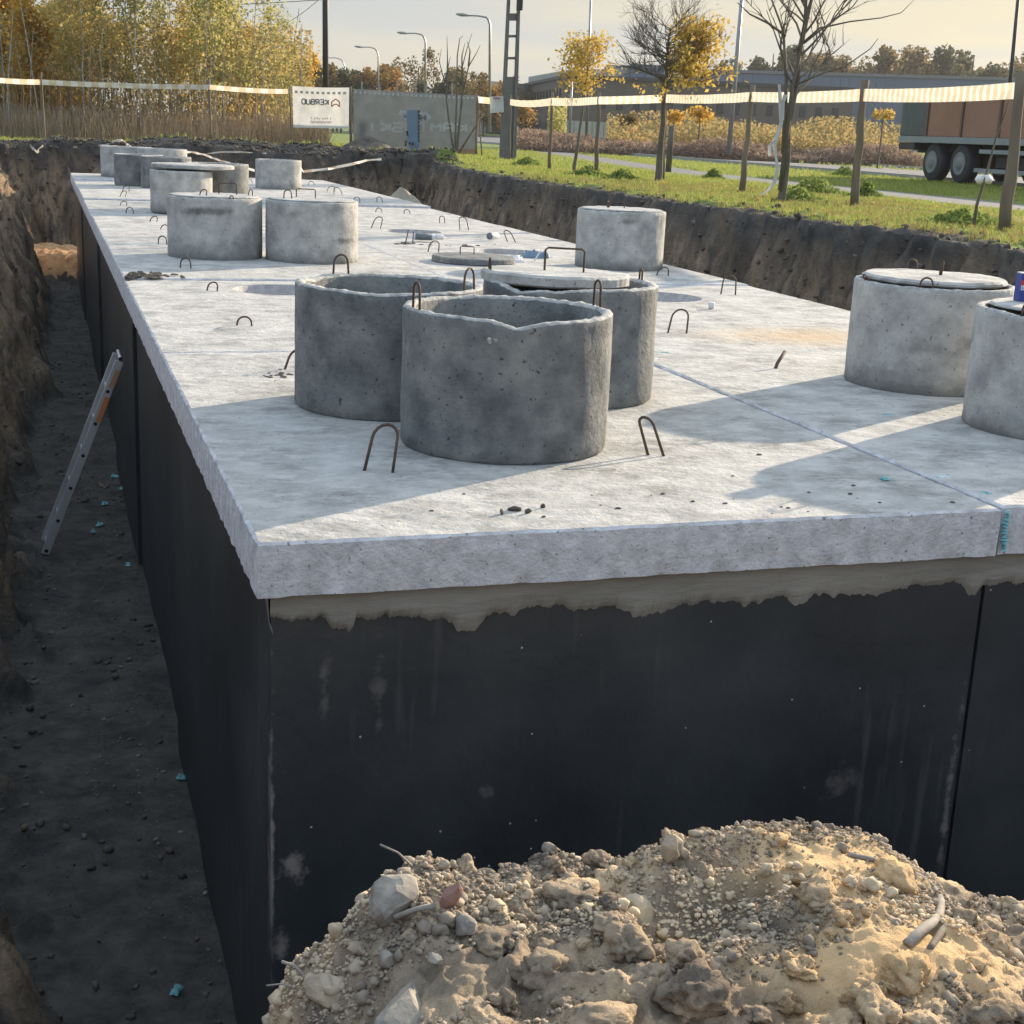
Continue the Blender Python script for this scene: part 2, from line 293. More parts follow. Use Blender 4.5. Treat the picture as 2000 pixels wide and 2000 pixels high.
def soil_extra(nt, l, N, cv, C):
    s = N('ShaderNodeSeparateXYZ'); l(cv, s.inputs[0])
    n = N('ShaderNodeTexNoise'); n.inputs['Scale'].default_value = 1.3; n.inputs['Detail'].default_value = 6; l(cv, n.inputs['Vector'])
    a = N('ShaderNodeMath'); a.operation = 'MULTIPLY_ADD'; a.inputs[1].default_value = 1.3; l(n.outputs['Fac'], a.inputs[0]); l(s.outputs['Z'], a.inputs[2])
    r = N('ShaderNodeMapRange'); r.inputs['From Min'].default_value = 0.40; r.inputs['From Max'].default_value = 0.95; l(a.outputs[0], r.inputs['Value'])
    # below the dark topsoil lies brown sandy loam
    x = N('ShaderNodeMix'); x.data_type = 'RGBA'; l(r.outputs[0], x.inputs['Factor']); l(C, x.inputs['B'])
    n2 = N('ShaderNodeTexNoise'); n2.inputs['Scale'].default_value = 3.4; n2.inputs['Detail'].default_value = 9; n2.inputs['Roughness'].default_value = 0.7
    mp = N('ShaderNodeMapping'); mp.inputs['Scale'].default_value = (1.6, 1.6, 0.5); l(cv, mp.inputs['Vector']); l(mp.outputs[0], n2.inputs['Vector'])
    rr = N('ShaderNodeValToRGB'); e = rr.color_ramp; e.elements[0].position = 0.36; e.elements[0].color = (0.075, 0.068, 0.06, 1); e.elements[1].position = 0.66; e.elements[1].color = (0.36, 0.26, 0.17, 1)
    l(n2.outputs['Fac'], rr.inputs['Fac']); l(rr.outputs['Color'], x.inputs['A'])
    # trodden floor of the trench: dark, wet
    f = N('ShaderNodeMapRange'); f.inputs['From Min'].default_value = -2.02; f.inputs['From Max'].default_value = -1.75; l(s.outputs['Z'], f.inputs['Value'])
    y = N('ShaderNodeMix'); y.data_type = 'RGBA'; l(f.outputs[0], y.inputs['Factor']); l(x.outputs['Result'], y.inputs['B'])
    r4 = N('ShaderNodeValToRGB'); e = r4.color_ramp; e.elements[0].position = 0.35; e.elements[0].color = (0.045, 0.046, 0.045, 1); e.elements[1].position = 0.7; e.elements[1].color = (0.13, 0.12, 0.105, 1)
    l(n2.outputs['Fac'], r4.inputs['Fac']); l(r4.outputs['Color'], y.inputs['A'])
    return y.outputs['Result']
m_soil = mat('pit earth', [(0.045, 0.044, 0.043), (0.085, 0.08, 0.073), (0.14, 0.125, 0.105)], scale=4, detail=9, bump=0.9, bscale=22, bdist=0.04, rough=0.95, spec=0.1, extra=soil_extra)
m_clod = mat('dark soil clods', [(0.05, 0.047, 0.044), (0.12, 0.105, 0.088), (0.21, 0.17, 0.13)], scale=2.2, bump=0.7, bscale=60, bdist=0.006, rough=0.95, spec=0.1, lo=0.35, hi=0.65)
m_pebble = mat('trench pebbles', [(0.10, 0.10, 0.09), (0.30, 0.28, 0.24)], scale=9, bump=0.3, rough=0.9, spec=0.2)
def heap_extra(nt, l, N, cv, C):
    out = C
    for (cx, cy, sx, sy, w) in ((0.86, -1.64, 4.2, 6.5, .95), (0.80, -1.95, 3.6, 7.0, .95), (0.02, -2.08, 6, 8, .3)):
        sp = N('ShaderNodeVectorMath'); sp.operation = 'SUBTRACT'; sp.inputs[1].default_value = (cx, cy, 0); l(cv, sp.inputs[0])
        sc = N('ShaderNodeVectorMath'); sc.operation = 'MULTIPLY'; sc.inputs[1].default_value = (sx, sy, 0); l(sp.outputs[0], sc.inputs[0])
        ln = N('ShaderNodeVectorMath'); ln.operation = 'LENGTH'; l(sc.outputs[0], ln.inputs[0])
        n2 = N('ShaderNodeTexNoise'); n2.inputs['Scale'].default_value = 9; n2.inputs['Detail'].default_value = 5; l(cv, n2.inputs['Vector'])
        a = N('ShaderNodeMath'); a.operation = 'ADD'; l(ln.outputs['Value'], a.inputs[0]); l(n2.outputs['Fac'], a.inputs[1])
        rr = N('ShaderNodeMapRange'); rr.inputs['From Min'].default_value = 1.0; rr.inputs['From Max'].default_value = 1.7
        rr.inputs['To Min'].default_value = w; rr.inputs['To Max'].default_value = 0.0; l(a.outputs[0], rr.inputs['Value'])
        y = N('ShaderNodeMix'); y.data_type = 'RGBA'; l(rr.outputs[0], y.inputs['Factor']); l(out, y.inputs['A']); y.inputs['B'].default_value = (0.66, 0.46, 0.25, 1); out = y.outputs['Result']
    return out
m_heap = mat('spoil heap earth', [(0.15, 0.125, 0.10), (0.34, 0.27, 0.195), (0.60, 0.46, 0.30)], scale=5.5, detail=9, bump=1.0, bscale=120, bdist=0.009, rough=0.95, spec=0.1, extra=heap_extra, lo=0.36, hi=0.64)
m_heapst = mat('spoil heap clods', [(0.17, 0.145, 0.12), (0.36, 0.30, 0.225), (0.58, 0.47, 0.32)], scale=5, bump=0.6, bscale=140, bdist=0.003, rough=0.95, spec=0.1, lo=0.36, hi=0.64)
m_stone = mat('grey field stone', [(0.15, 0.14, 0.125), (0.27, 0.25, 0.215), (0.36, 0.32, 0.26)], scale=22, bump=0.6, bscale=80, bdist=0.004)
m_pink = mat('broken red brick', [(0.22, 0.12, 0.095), (0.32, 0.19, 0.155)], scale=25, bump=0.5, bscale=110, bdist=0.003)
m_sand = mat('pale sand', [(0.30, 0.26, 0.20), (0.42, 0.37, 0.28)], scale=4, bump=0.5, bscale=40, bdist=0.02)
m_ledge = mat('orange sand ledge', [(0.26, 0.14, 0.07), (0.55, 0.34, 0.17)], scale=6, bump=0.6, bscale=30, bdist=0.03)
def gr_extra(nt, l, N, cv, C):
    n2 = N('ShaderNodeTexNoise'); n2.inputs['Scale'].default_value = 0.5; n2.inputs['Detail'].default_value = 8; l(cv, n2.inputs['Vector'])
    r = N('ShaderNodeValToRGB'); r.color_ramp.elements[0].position = 0.5; r.color_ramp.elements[1].position = 0.7; l(n2.outputs['Fac'], r.inputs['Fac'])
    f = N('ShaderNodeMath'); f.operation = 'MULTIPLY'; f.inputs[1].default_value = 0.6; l(r.outputs['Color'], f.inputs[0])
    y = N('ShaderNodeMix'); y.data_type = 'RGBA'; l(f.outputs[0], y.inputs['Factor']); l(C, y.inputs['A']); y.inputs['B'].default_value = (0.20, 0.16, 0.075, 1)
    return y.outputs['Result']
m_ground = mat('grassy ground', [(0.11, 0.15, 0.045), (0.18, 0.23, 0.07), (0.25, 0.27, 0.09)], scale=1.5, detail=10, bump=0.9, bscale=14, bdist=0.06, rough=0.95, spec=0.1, extra=gr_extra)
m_asph = mat('asphalt', [(0.12, 0.12, 0.125), (0.17, 0.17, 0.175)], scale=3, bump=0.3, bscale=80, bdist=0.004, rough=0.8)
m_kerb = mat('kerb stone', [(0.28, 0.28, 0.27), (0.36, 0.36, 0.35)], scale=3, bump=0.2)
m_wood = mat('weathered wood', [(0.13, 0.10, 0.075), (0.24, 0.19, 0.14)], scale=8, stretch=(1, 1, 0.15), bump=0.6, bscale=40, bdist=0.006)
m_bark = mat('dark bark', [(0.09, 0.08, 0.068), (0.18, 0.155, 0.125)], scale=12, stretch=(1, 1, 0.3), bump=0.6, bscale=50, bdist=0.006)
m_birch = mat('birch bark', [(0.14, 0.12, 0.10), (0.42, 0.38, 0.33), (0.5, 0.46, 0.40)], scale=4, stretch=(1, 1, 2), bump=0.2)
m_pole = mat('grey pole concrete', [(0.13, 0.13, 0.13), (0.18, 0.18, 0.175)], scale=3, bump=0.2)
m_galv = flat('galvanised steel', (0.30, 0.31, 0.32), rough=0.45, metal=0.6, bump=0)
m_dark = flat('dark painted steel', (0.035, 0.038, 0.042), rough=0.6, bump=0)
m_alu = mat('ladder aluminium', [(0.42, 0.43, 0.45), (0.56, 0.57, 0.59)], scale=6, stretch=(1, 1, .2), bump=0.1, rough=0.42, metal=0.5)
m_orange = flat('orange sticker', (0.52, 0.20, 0.07), rough=0.6, bump=0)
m_black = flat('black hole', (0.008, 0.008, 0.008), bump=0)
m_tapeW = mat('tape white', [(0.78, 0.76, 0.72), (0.7, 0.68, 0.64)], trans=0.55, bump=0, rough=0.4)
m_tapeR = mat('tape faded red', [(0.62, 0.50, 0.36), (0.66, 0.56, 0.42)], trans=0.55, bump=0, rough=0.4)
m_bannerW = mat('white banner cloth', [(0.62, 0.62, 0.62), (0.74, 0.74, 0.74)], trans=0.4, bump=0.1, rough=0.6)
m_bannerG = mat('grey banner cloth', [(0.10, 0.12, 0.135), (0.14, 0.16, 0.18)], trans=0.35, bump=0.1, rough=0.6)
m_bannerO = mat('orange banner hem', [(0.42, 0.26, 0.17), (0.5, 0.32, 0.22)], trans=0.35, bump=0)
m_inkG = flat('banner grey ink', (0.16, 0.18, 0.2), bump=0)
m_inkR = flat('banner red ink', (0.45, 0.16, 0.17), bump=0)
m_inkW = flat('banner white ink', (0.85, 0.86, 0.87), bump=0, trans=.65)
m_blue = flat('blue film', (0.16, 0.24, 0.34), bump=0)
m_white = flat('white plastic', (0.75, 0.75, 0.74), rough=0.4, bump=0)
m_cyan = mat('cyan foam', [(0.08, 0.30, 0.33), (0.30, 0.60, 0.64)], scale=40, bump=0.6, bscale=120)
m_palefoam = mat('pale blue foam', [(0.5, 0.68, 0.72), (0.62, 0.75, 0.78)], scale=30, bump=0.5)
m_wall = mat('brown facade panels', [(0.115, 0.10, 0.085), (0.145, 0.125, 0.105)], scale=0.1, bump=0)
m_walld = flat('dark plinth', (0.05, 0.055, 0.06), bump=0)
m_wallg = flat('grey facade', (0.20, 0.205, 0.2), bump=0)
m_win = flat('dark window', (0.02, 0.024, 0.028), rough=0.15, spec=0.6, bump=0)
m_roofg = flat('pale roof edge', (0.33, 0.35, 0.33), bump=0)
m_bluew = mat('blue grey sheet cladding', [(0.13, 0.165, 0.21), (0.15, 0.185, 0.235)], scale=0.05, bump=0)
m_red = mat('faded red tarpaulin', [(0.28, 0.15, 0.10), (0.36, 0.20, 0.14)], scale=0.7, bump=0.2)
m_redd = flat('dusty post', (0.16, 0.10, 0.08), bump=0)
m_truckg = flat('truck dark green grey', (0.09, 0.11, 0.11), bump=0)
m_frame = flat('truck frame', (0.05, 0.05, 0.055), bump=0)
m_tyre = flat('tyre rubber', (0.045, 0.05, 0.055), rough=0.9, bump=0)
m_rim = flat('wheel rim', (0.22, 0.23, 0.235), rough=0.6, bump=0)
m_rail = flat('side guard', (0.28, 0.30, 0.31), bump=0)
lf_birch = leafmat('birch leaves', [(0.30, 0.28, 0.10), (0.46, 0.37, 0.12), (0.54, 0.38, 0.13), (0.56, 0.48, 0.20)], .6)
lf_green = leafmat('greenish birch leaves', [(0.24, 0.26, 0.10), (0.38, 0.37, 0.14), (0.50, 0.42, 0.17)], .6)
lf_orange = leafmat('orange leaves', [(0.48, 0.28, 0.05), (0.64, 0.38, 0.07), (0.42, 0.32, 0.07)], .6)
lf_yellow = leafmat('golden leaves', [(0.56, 0.39, 0.09), (0.68, 0.50, 0.14), (0.44, 0.29, 0.08)])
lf_far = leafmat('far autumn leaves', [(0.10, 0.10, 0.05), (0.19, 0.145, 0.065), (0.28, 0.18, 0.07)])
lf_fard = leafmat('far dark leaves', [(0.06, 0.07, 0.045), (0.10, 0.11, 0.06), (0.16, 0.14, 0.07)])
lf_faro = leafmat('far orange leaves', [(0.25, 0.15, 0.05), (0.42, 0.23, 0.07), (0.3, 0.22, 0.08)])
lf_grass = leafmat('grass blades', [(0.17, 0.25, 0.05), (0.27, 0.36, 0.08), (0.36, 0.38, 0.11), (0.44, 0.38, 0.17)], 0.5)
lf_weed = leafmat('weed leaves', [(0.13, 0.19, 0.05), (0.25, 0.31, 0.10), (0.19, 0.24, 0.06)], 0.45)
lf_dry = leafmat('dry stems', [(0.38, 0.31, 0.22), (0.54, 0.44, 0.32), (0.28, 0.23, 0.17)], 0.45)

# ------------------------------------------------------------------ ground
GZ = 0.30
def gz(x, y): return GZ+0.5*sstep(36, 52, x)*sstep(20, 60, y)+0*np.asarray(y)
PX0, PX1, PY0, PY1 = -4.0, 9.4, -8.0, 32.4
def build_ground():
    xs = np.concatenate([np.linspace(-300, -60, 8), np.linspace(-50, PX0, 16), np.linspace(PX0, PX1, 12)[1:-1], np.linspace(PX1, 70, 40), np.linspace(80, 480, 10)])
    ys = np.concatenate([np.linspace(-120, -20, 6), np.linspace(-14, PY0, 3), np.linspace(PY0, PY1, 16)[1:-1], np.linspace(PY1, 120, 36), np.linspace(135, 440, 10)])
    X, Y = np.meshgrid(xs, ys); Z = gz(X, Y)
    v = np.stack([X, Y, Z], -1).reshape(-1, 3); nx = len(xs); f = []
    for j in range(len(ys)-1):
        for i in range(nx-1):
            cx, cy = (xs[i]+xs[i+1])/2, (ys[j]+ys[j+1])/2
            if PX0 < cx < PX1 and PY0 < cy < PY1: continue
            f.append((j*nx+i, j*nx+i+1, (j+1)*nx+i+1, (j+1)*nx+i))
    o = link('ground', mesh('ground', v, np.array(f), m_ground, True)); tag(o, kind='structure')
build_ground()
FLOOR = -2.1
def rim_right(y): return 7.55+0.9*sstep(20, 30, y)+0.12*fb2(y, 0*y, 0.7, 3)
def pit_h(x, y, fine=True):
    x = np.asarray(x, float); y = np.asarray(y, float)
    n1 = fb2(x, y, 0.9, 3, z=2.0); n2 = fb2(x, y, 4.0, 4, z=5.0); n3 = np.abs(fb2(x, y, 2.2, 3, z=7.0))
    # distance inside from each bank, positive inside
    fl = FLOOR+0.03*fb2(x, y, 2.5, 4)
    tL = (x+0.62-0.22*sstep(8, 20, y)+0.16*n1+0.08*n2+0.34*n3)/-1.25                       # 0 at floor edge, 1 at the rim
    hL = fl+(GZ-fl)*np.clip(sstep(0, 1, tL)*0.55+np.clip(tL, 0, 1)*0.45, 0, 1)
    rr = rim_right(y)+0.10*n2
    tR = (x-(rr-0.8))/0.62
    hR = fl+(GZ-fl)*np.clip(tR, 0, 1)**0.75
    tF = (y-(29.3+0.3*n1+0.15*n2))/0.8
    hF = fl+(GZ+0.12-fl)*np.clip(tF, 0, 1)**0.8
    # raised rim of dug soil at the far end and along the right bank
    h = np.maximum(np.maximum(hL, hR), hF)
    berm = 0.16*np.exp(-((y-30.7)/0.6)**2)*sstep(-3, -1, x)*(1+0.8*n1)
    bermR = 0.03*np.exp(-((x-rr-0.25)/0.4)**2)*(1+1.2*n2)*sstep(-5, 0, y)
    inside = sstep(GZ-0.25, GZ, h)
    h = h+(berm+bermR)*inside
    # sand ledge beyond the tanks on the left
    led = sstep(25.3, 25.8, y+0.25*n1+.2*n3)*(1-sstep(27.6, 28.6, y))*(1-sstep(0.2, 0.9, x))
    h = np.maximum(h, fl+(0.56+0.02*n2)*led)
    # near side: slope up to the ground the photographer stands on
    tN = (-0.75-y+0.1*n1+0.05*n2)/0.75
    hN = fl+(-0.5-fl)*np.clip(tN, 0, 1)
    h = np.where(y < 0, np.maximum(np.minimum(h, np.where(x < -1.2, h, 9)), hN), h)
    slope = np.clip((h-fl)/0.5, 0, 1)*np.clip((GZ+0.2-h)/0.3, 0.25, 1)
    if fine: h = h+slope*(0.035*fb2(x, y, 9, 3)+0.02*fb2(x, y, 26, 2))
    # meet the ground sheet at the border
    e = np.minimum(np.minimum(x-PX0, PX1-x), np.minimum(y-PY0, PY1-y)); w = sstep(0.0, 0.5, e)
    return h*w+GZ*(1-w)
def build_pit():
    xs = np.concatenate([np.arange(PX0, -2.3, 0.15), np.arange(-2.3, 0.2, 0.03), np.arange(0.2, 6.4, 0.18), np.arange(6.4, 8.9, 0.035), np.linspace(8.9, PX1, 5)])
    ys = np.concatenate([np.arange(PY0, -1.8, 0.12), np.arange(-1.8, 9, 0.04), np.arange(9, 28.5, 0.075), np.arange(28.5, 31.2, 0.035), np.linspace(31.2, PY1, 10)])
    xs[0] = PX0
    X, Y = np.meshgrid(xs, ys); Z = pit_h(X, Y)
    # crumble: push steep faces sideways too
    k = fbm(np.stack([X*2.2, Y*5.0, Z*2.2], -1), 4, 0.55); e = np.minimum(np.minimum(X-PX0, PX1-X), np.minimum(Y-PY0, PY1-Y)); w = sstep(0.1, 0.8, e)*sstep(FLOOR+0.1, FLOOR+0.5, Z)
    Xd = X+0.09*k*w; Yd = Y+0.09*k*w*sstep(28, 29, Y)
    v = np.stack([Xd, Yd, Z], -1).reshape(-1, 3); nx = len(xs); ny = len(ys)
    i, j = np.meshgrid(np.arange(nx-1), np.arange(ny-1)); a = (j*nx+i).ravel()
    f = np.stack([a, a+1, a+nx+1, a+nx], -1)
    cz = Z[:-1, :-1].ravel(); cx = X[:-1, :-1].ravel(); cy = Y[:-1, :-1].ravel()
    led = (cy > 25.3) & (cy < 28.2) & (cx < 1.0) & (cz > FLOOR+0.1) & (cz < FLOOR+0.75)
    turf = (cz > GZ-0.06+0.05*fb2(cx, cy, 2.5, 3)) & ((cx > rim_right(cy)+.06+0.12*fb2(cx, cy, 1.5, 3)) | (cy > 30.9) | (cx < -2.4))
    mi = np.where(led, 1, np.where(turf, 2, 0))
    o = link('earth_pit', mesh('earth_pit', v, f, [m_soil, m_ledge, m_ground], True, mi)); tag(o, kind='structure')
build_pit()

def strip(name, near, far, z, m, kind='structure'):
    v = []; f = []
    for (a, b) in zip(near, far):
        v += [(a[0], a[1], float(gz(a[0], a[1]))+z), (b[0], b[1], float(gz(b[0], b[1]))+z)]
    for i in range(len(near)-1): f.append((2*i, 2*i+1, 2*i+3, 2*i+2))
    o = link(name, mesh(name, v, f, m)); tag(o, kind=kind); return o
ysr = [-60, -20, 0, 10, 20, 30, 45, 70, 110, 180, 300]
rn = [(23.2+.085*(y-30), y) for y in ysr]; rf = [(32.6+.105*(y-30), y) for y in ysr]
strip('road', rn, rf, 0.012, m_asph)
kb = MB()
for side, off in ((rn, -0.08), (rf, 0.08)):
    for i in range(len(ysr)-1):
        a = Vector((side[i][0]+off, side[i][1], 0)); b = Vector((side[i+1][0]+off, side[i+1][1], 0))
        c = (a+b)/2; d = b-a
        z0 = float(gz(c.x, c.y)); kb.box((c.x, c.y, z0+0.045), (0.15, d.length, 0.15), -math.atan2(d.x, d.y))
tag(kb.build('kerb', m_kerb), kind='structure')
pn = [(12.4, -20), (12.6, 5), (13.1, 14), (13.55, 19), (13.8, 26), (14.2, 30), (16.6, 41), (21, 60), (30, 95)]
pf = [(13.9, -20), (14.2, 5), (14.8, 14), (15.2, 19), (15.6, 26), (15.95, 30), (18.3, 41), (22.8, 60), (32, 95)]
strip('footpath', pn, pf, 0.008, m_asph)
strip('side_road', [(44, 118), (60, 130), (110, 150), (180, 170)], [(50, 138), (64, 144), (110, 160), (180, 182)], 0.02, m_asph)

# ------------------------------------------------------------------ tanks and cover slabs
JY = [0.0, 3.36, 6.65, 10.0, 13.4, 16.8, 20.2, 22.9, 25.45]
TW = 2.40; ST = 0.162
def loop_fill(bm, loops):
    es = []
    for lp in loops:
        for i in range(len(lp)):
            a, b = lp[i], lp[(i+1) % len(lp)]
            e = bm.edges.get((a, b)) or bm.edges.new((a, b)); es.append(e)
    bmesh.ops.triangle_fill(bm, use_beauty=True, use_dissolve=False, edges=es, normal=(0, 0, 1))
def slab_mesh(x0, x1, y0, y1, zo, holes):
    bm = bmesh.new()
    st = 0.02 if y0 < 4 else (0.04 if y0 < 11 else 0.1)
    per = []
    def seg(a, b):
        n = max(2, int(math.dist(a, b)/st))
        for i in range(n): per.append((a[0]+(b[0]-a[0])*i/n, a[1]+(b[1]-a[1])*i/n))
    c = [(x0, y0), (x1, y0), (x1, y1), (x0, y1)]
    for i in range(4): seg(c[i], c[(i+1) % 4])
    P = np.array(per); cx, cy = (x0+x1)/2, (y0+y1)/2
    def ringpts(inset, z, amp, sc):
        n = fb2(P[:, 0]*1.0+z*3, P[:, 1], sc, 3); n2 = fb2(P[:, 0], P[:, 1]+z*5, sc*0.8, 3, z=9)
        # outward normal of the nearest side
        d = np.stack([P[:, 0]-x0, x1-P[:, 0], P[:, 1]-y0, y1-P[:, 1]], 1); k = d.argmin(1)
        nx = np.where(k == 0, -1, np.where(k == 1, 1, 0)); ny = np.where(k == 2, -1, np.where(k == 3, 1, 0))
        # corners point inward diagonally
        ix = np.clip(P[:, 0], x0+inset, x1-inset); iy = np.clip(P[:, 1], y0+inset, y1-inset)
        return [bm.verts.new((ix[i]+nx[i]*n[i]*amp, iy[i]+ny[i]*n[i]*amp, z+n2[i]*amp*0.5)) for i in range(len(P))]
    rows = [ringpts(0.010, 0.0+zo, 0.0028, 22), ringpts(0.002, -0.008+zo, 0.0035, 25), ringpts(0.0, -0.06, 0.0015, 9),
            ringpts(0.0, -0.12, 0.0015, 9), ringpts(-0.003, -ST+0.004, 0.0042, 24), ringpts(0.03, -ST, 0.002, 5)]
    n = len(P)
    side = []
    for a, b in zip(rows[:-1], rows[1:]):
        for i in range(n):
            j = (i+1) % n; side.append(bm.faces.new((a[j], a[i], b[i], b[j])))
    hl = []
    for (hx, hy, hr) in holes:
        lp = [bm.verts.new((hx+hr*math.cos(2*math.pi*k/40), hy+hr*math.sin(2*math.pi*k/40), zo)) for k in range(40)]
        lb = [bm.verts.new((v.co.x, v.co.y, -ST)) for v in lp]
        for k in range(40):
            q = (k+1) % 40; side.append(bm.faces.new((lp[k], lp[q], lb[q], lb[k])))
        hl.append(lp)
    before = set(bm.faces)
    loop_fill(bm, [rows[0]]+hl)
    top = [f for f in bm.faces if f not in before]
    for f in top:
        if f.normal.z < 0: f.normal_flip()
        f.normal_update(); f.material_index = 0
    for f in side: f.material_index = 1
    b2 = set(bm.faces); es = rows[-1]
    me = bpy.data.meshes.new('cover_slab'); bmesh.ops.recalc_face_normals(bm, faces=list(bm.faces)); bm.to_mesh(me); bm.free()
    me.materials.append(m_slab); me.materials.append(m_slabside); return me
holes = {(0, 1): [(1.02, 6.10, 0.33)], (1, 1): [(3.72, 5.86, 0.33)], (1, 2): [(3.72, 9.35, 0.33)], (1, 3): [(3.4, 12.0, 0.33)], (1, 0): [], (0, 4): []}
zoff = {(0, 0): 0, (0, 1): 0.0, (0, 2): 0.012, (0, 3): 0.0, (0, 4): -0.012, (0, 5): 0.01, (0, 6): -0.01, (0, 7): 0.012,
        (1, 0): 0.006, (1, 1): -0.002, (1, 2): 0.008, (1, 3): -0.006, (1, 4): -0.012, (1, 5): 0.02, (1, 6): 0.022, (1, 7): 0.02}
nth = ['nearest', 'second', 'third', 'fourth', 'fifth', 'sixth', 'seventh', 'farthest']
SLABS = {}
for c in (0, 1):
    for r in range(8):
        x0 = 0.0 if c == 0 else TW+0.010; x1 = x0+TW if c == 0 else 4.87; y0 = JY[r]+(0.006 if r else 0); y1 = JY[r+1]-0.006
        if c == 1 and r == 0: y0 = 0.01
        o = link('cover_slab', slab_mesh(x0, x1, y0, y1, zoff[(c, r)], holes.get((c, r), [])))
        tag(o, f"{nth[r]} grey concrete cover slab in the {'left' if c == 0 else 'right'} row of the long tank roof", 'cover slab', 'concrete cover slabs forming the tank roof')
        SLABS[(c, r)] = o
def wall_grid(mb, p0, p1, z0, z1, out, amp=0.006, mi=0, sx=0.12):
    p0 = np.array(p0, float); p1 = np.array(p1, float); n = max(2, int(np.linalg.norm(p1-p0)/sx)); m = 14
    s, t = np.meshgrid(np.linspace(0, 1, n+1), np.linspace(0, 1, m+1))
    X = p0[0]+(p1[0]-p0[0])*s; Y = p0[1]+(p1[1]-p0[1])*s; Z = z0+(z1-z0)*t
    k = fbm(np.stack([X*1.5, Y*1.5, Z*1.5], -1), 3)*amp*np.minimum(1, 8*np.minimum(s, 1-s))
    v = np.stack([X+out[0]*k, Y+out[1]*k, Z], -1).reshape(-1, 3)
    f = [(j*(n+1)+i, j*(n+1)+i+1, (j+1)*(n+1)+i+1, (j+1)*(n+1)+i) for j in range(m) for i in range(n)]
    mb.add(v, f, mi)
inset = [0.045, 0.075, 0.05, 0.08, 0.05, 0.07, 0.05, 0.07]
for c in (0, 1):
    for r in range(8):
        x0 = inset[r] if c == 0 else TW+0.014; x1 = TW-0.0 if c == 0 else 4.80
        y0 = JY[r]+(0.05 if r == 0 else 0.025); y1 = JY[r+1]-0.025; zt = -ST-0.003; zb = FLOOR-0.05
        t = empty('precast_tank', (x0, y0, zb))
        tag(t, f"{nth[r]} black bitumen coated precast tank in the {'left' if c == 0 else 'right'} row, standing in the pit", 'tank', 'precast tanks standing side by side in the pit')
        mb = MB()
        wall_grid(mb, (x0, y0), (x1, y0), zb, zt, (0, -1)); wall_grid(mb, (x1, y0), (x1, y1), zb, zt, (1, 0))
        wall_grid(mb, (x1, y1), (x0, y1), zb, zt, (0, 1)); wall_grid(mb, (x0, y1), (x0, y0), zb, zt, (-1, 0))
        w = 0.1                                   # inner faces and floor
        a, b, cc, d = (x0+w, y0+w), (x1-w, y0+w), (x1-w, y1-w), (x0+w, y1-w)
        mb.add([(*a, zb+.1), (*b, zb+.1), (*cc, zb+.1), (*d, zb+.1), (*a, zt), (*b, zt), (*cc, zt), (*d, zt)],
               [(0, 1, 2, 3), (0, 4, 5, 1), (1, 5, 6, 2), (2, 6, 7, 3), (3, 7, 4, 0)])
        mb.add([(x0, y0, zt), (x1, y0, zt), (x1, y1, zt), (x0, y1, zt), (*a, zt), (*b, zt), (*cc, zt), (*d, zt)],
               [(0, 1, 5, 4), (1, 2, 6, 5), (2, 3, 7, 6), (3, 0, 4, 7)])
        wl = link('wall', mb.me('wall', m_bit, False)); 
        wl.parent = t; wl.matrix_parent_inverse = Matrix.Translation(t.location).inverted()
        if r == 0:                                # smeared mortar band under the slab with a ragged lower edge
            n = 1100; xs = np.linspace(x0-0.004, x1+(0.02 if c == 0 else 0), n)
            lo = 0.262+0.012*xs/2.4+0.012*fb2(xs, xs*0, 2.0, 2)+0.014*fb2(xs, xs*0, 8, 3)+0.009*fb2(xs, xs*0, 38, 3)+0.004*fb2(xs, xs*0, 150, 2)
            for (px, dep, wd) in ((0.24, .03, .035), (0.62, .055, .05), (1.20, .035, .10), (1.72, .04, .04), (0.275, .03, .012), (2.36, .03, .03), (2.9, .03, .06)):
                lo = lo+dep*np.exp(-np.abs((xs-px)/wd)**4)
            v = []; f = []
            k = 7
            for i in range(n):
                for j in range(k):
                    tz = j/(k-1); z = zt+0.0-(lo[i]-0.162)*tz
                    th = 0.012*(1-tz**4)+0.003+0.004*float(fbm(np.array([xs[i]*4, tz*3, 1.0]), 3)) if j < k-1 else -0.004
                    v.append((xs[i], y0-th-0.002, z))
            for i in range(n-1):
                for j in range(k-1): f.append((i*k+j, i*k+j+1, (i+1)*k+j+1, (i+1)*k+j))
            mo = link('mortar_band', mesh('mortar_band', v, f, m_mortar, True)); mo.parent = t; mo.matrix_parent_inverse = Matrix.Translation(t.location).inverted()
            if c == 0:
                v = []; f = []
                ysn = np.linspace(y0-0.01, y0+0.35, 60); lw = 0.03+0.09*np.exp(-(ysn-y0)/0.06)+0.02*fb2(ysn, ysn*0, 12, 3)
                for i in range(60): v += [(x0-0.009, ysn[i], zt), (x0-0.007, ysn[i], zt-lw[i]*0.7), (x0+0.004, ysn[i], zt-lw[i])]
                for i in range(59): f += [(3*i, 3*i+1, 3*i+4, 3*i+3), (3*i+1, 3*i+2, 3*i+5, 3*i+4)]
                mo = link('mortar_smear', mesh('mortar_smear', v, f, m_mortar, True)); mo.parent = t; mo.matrix_parent_inverse = Matrix.Translation(t.location).inverted()
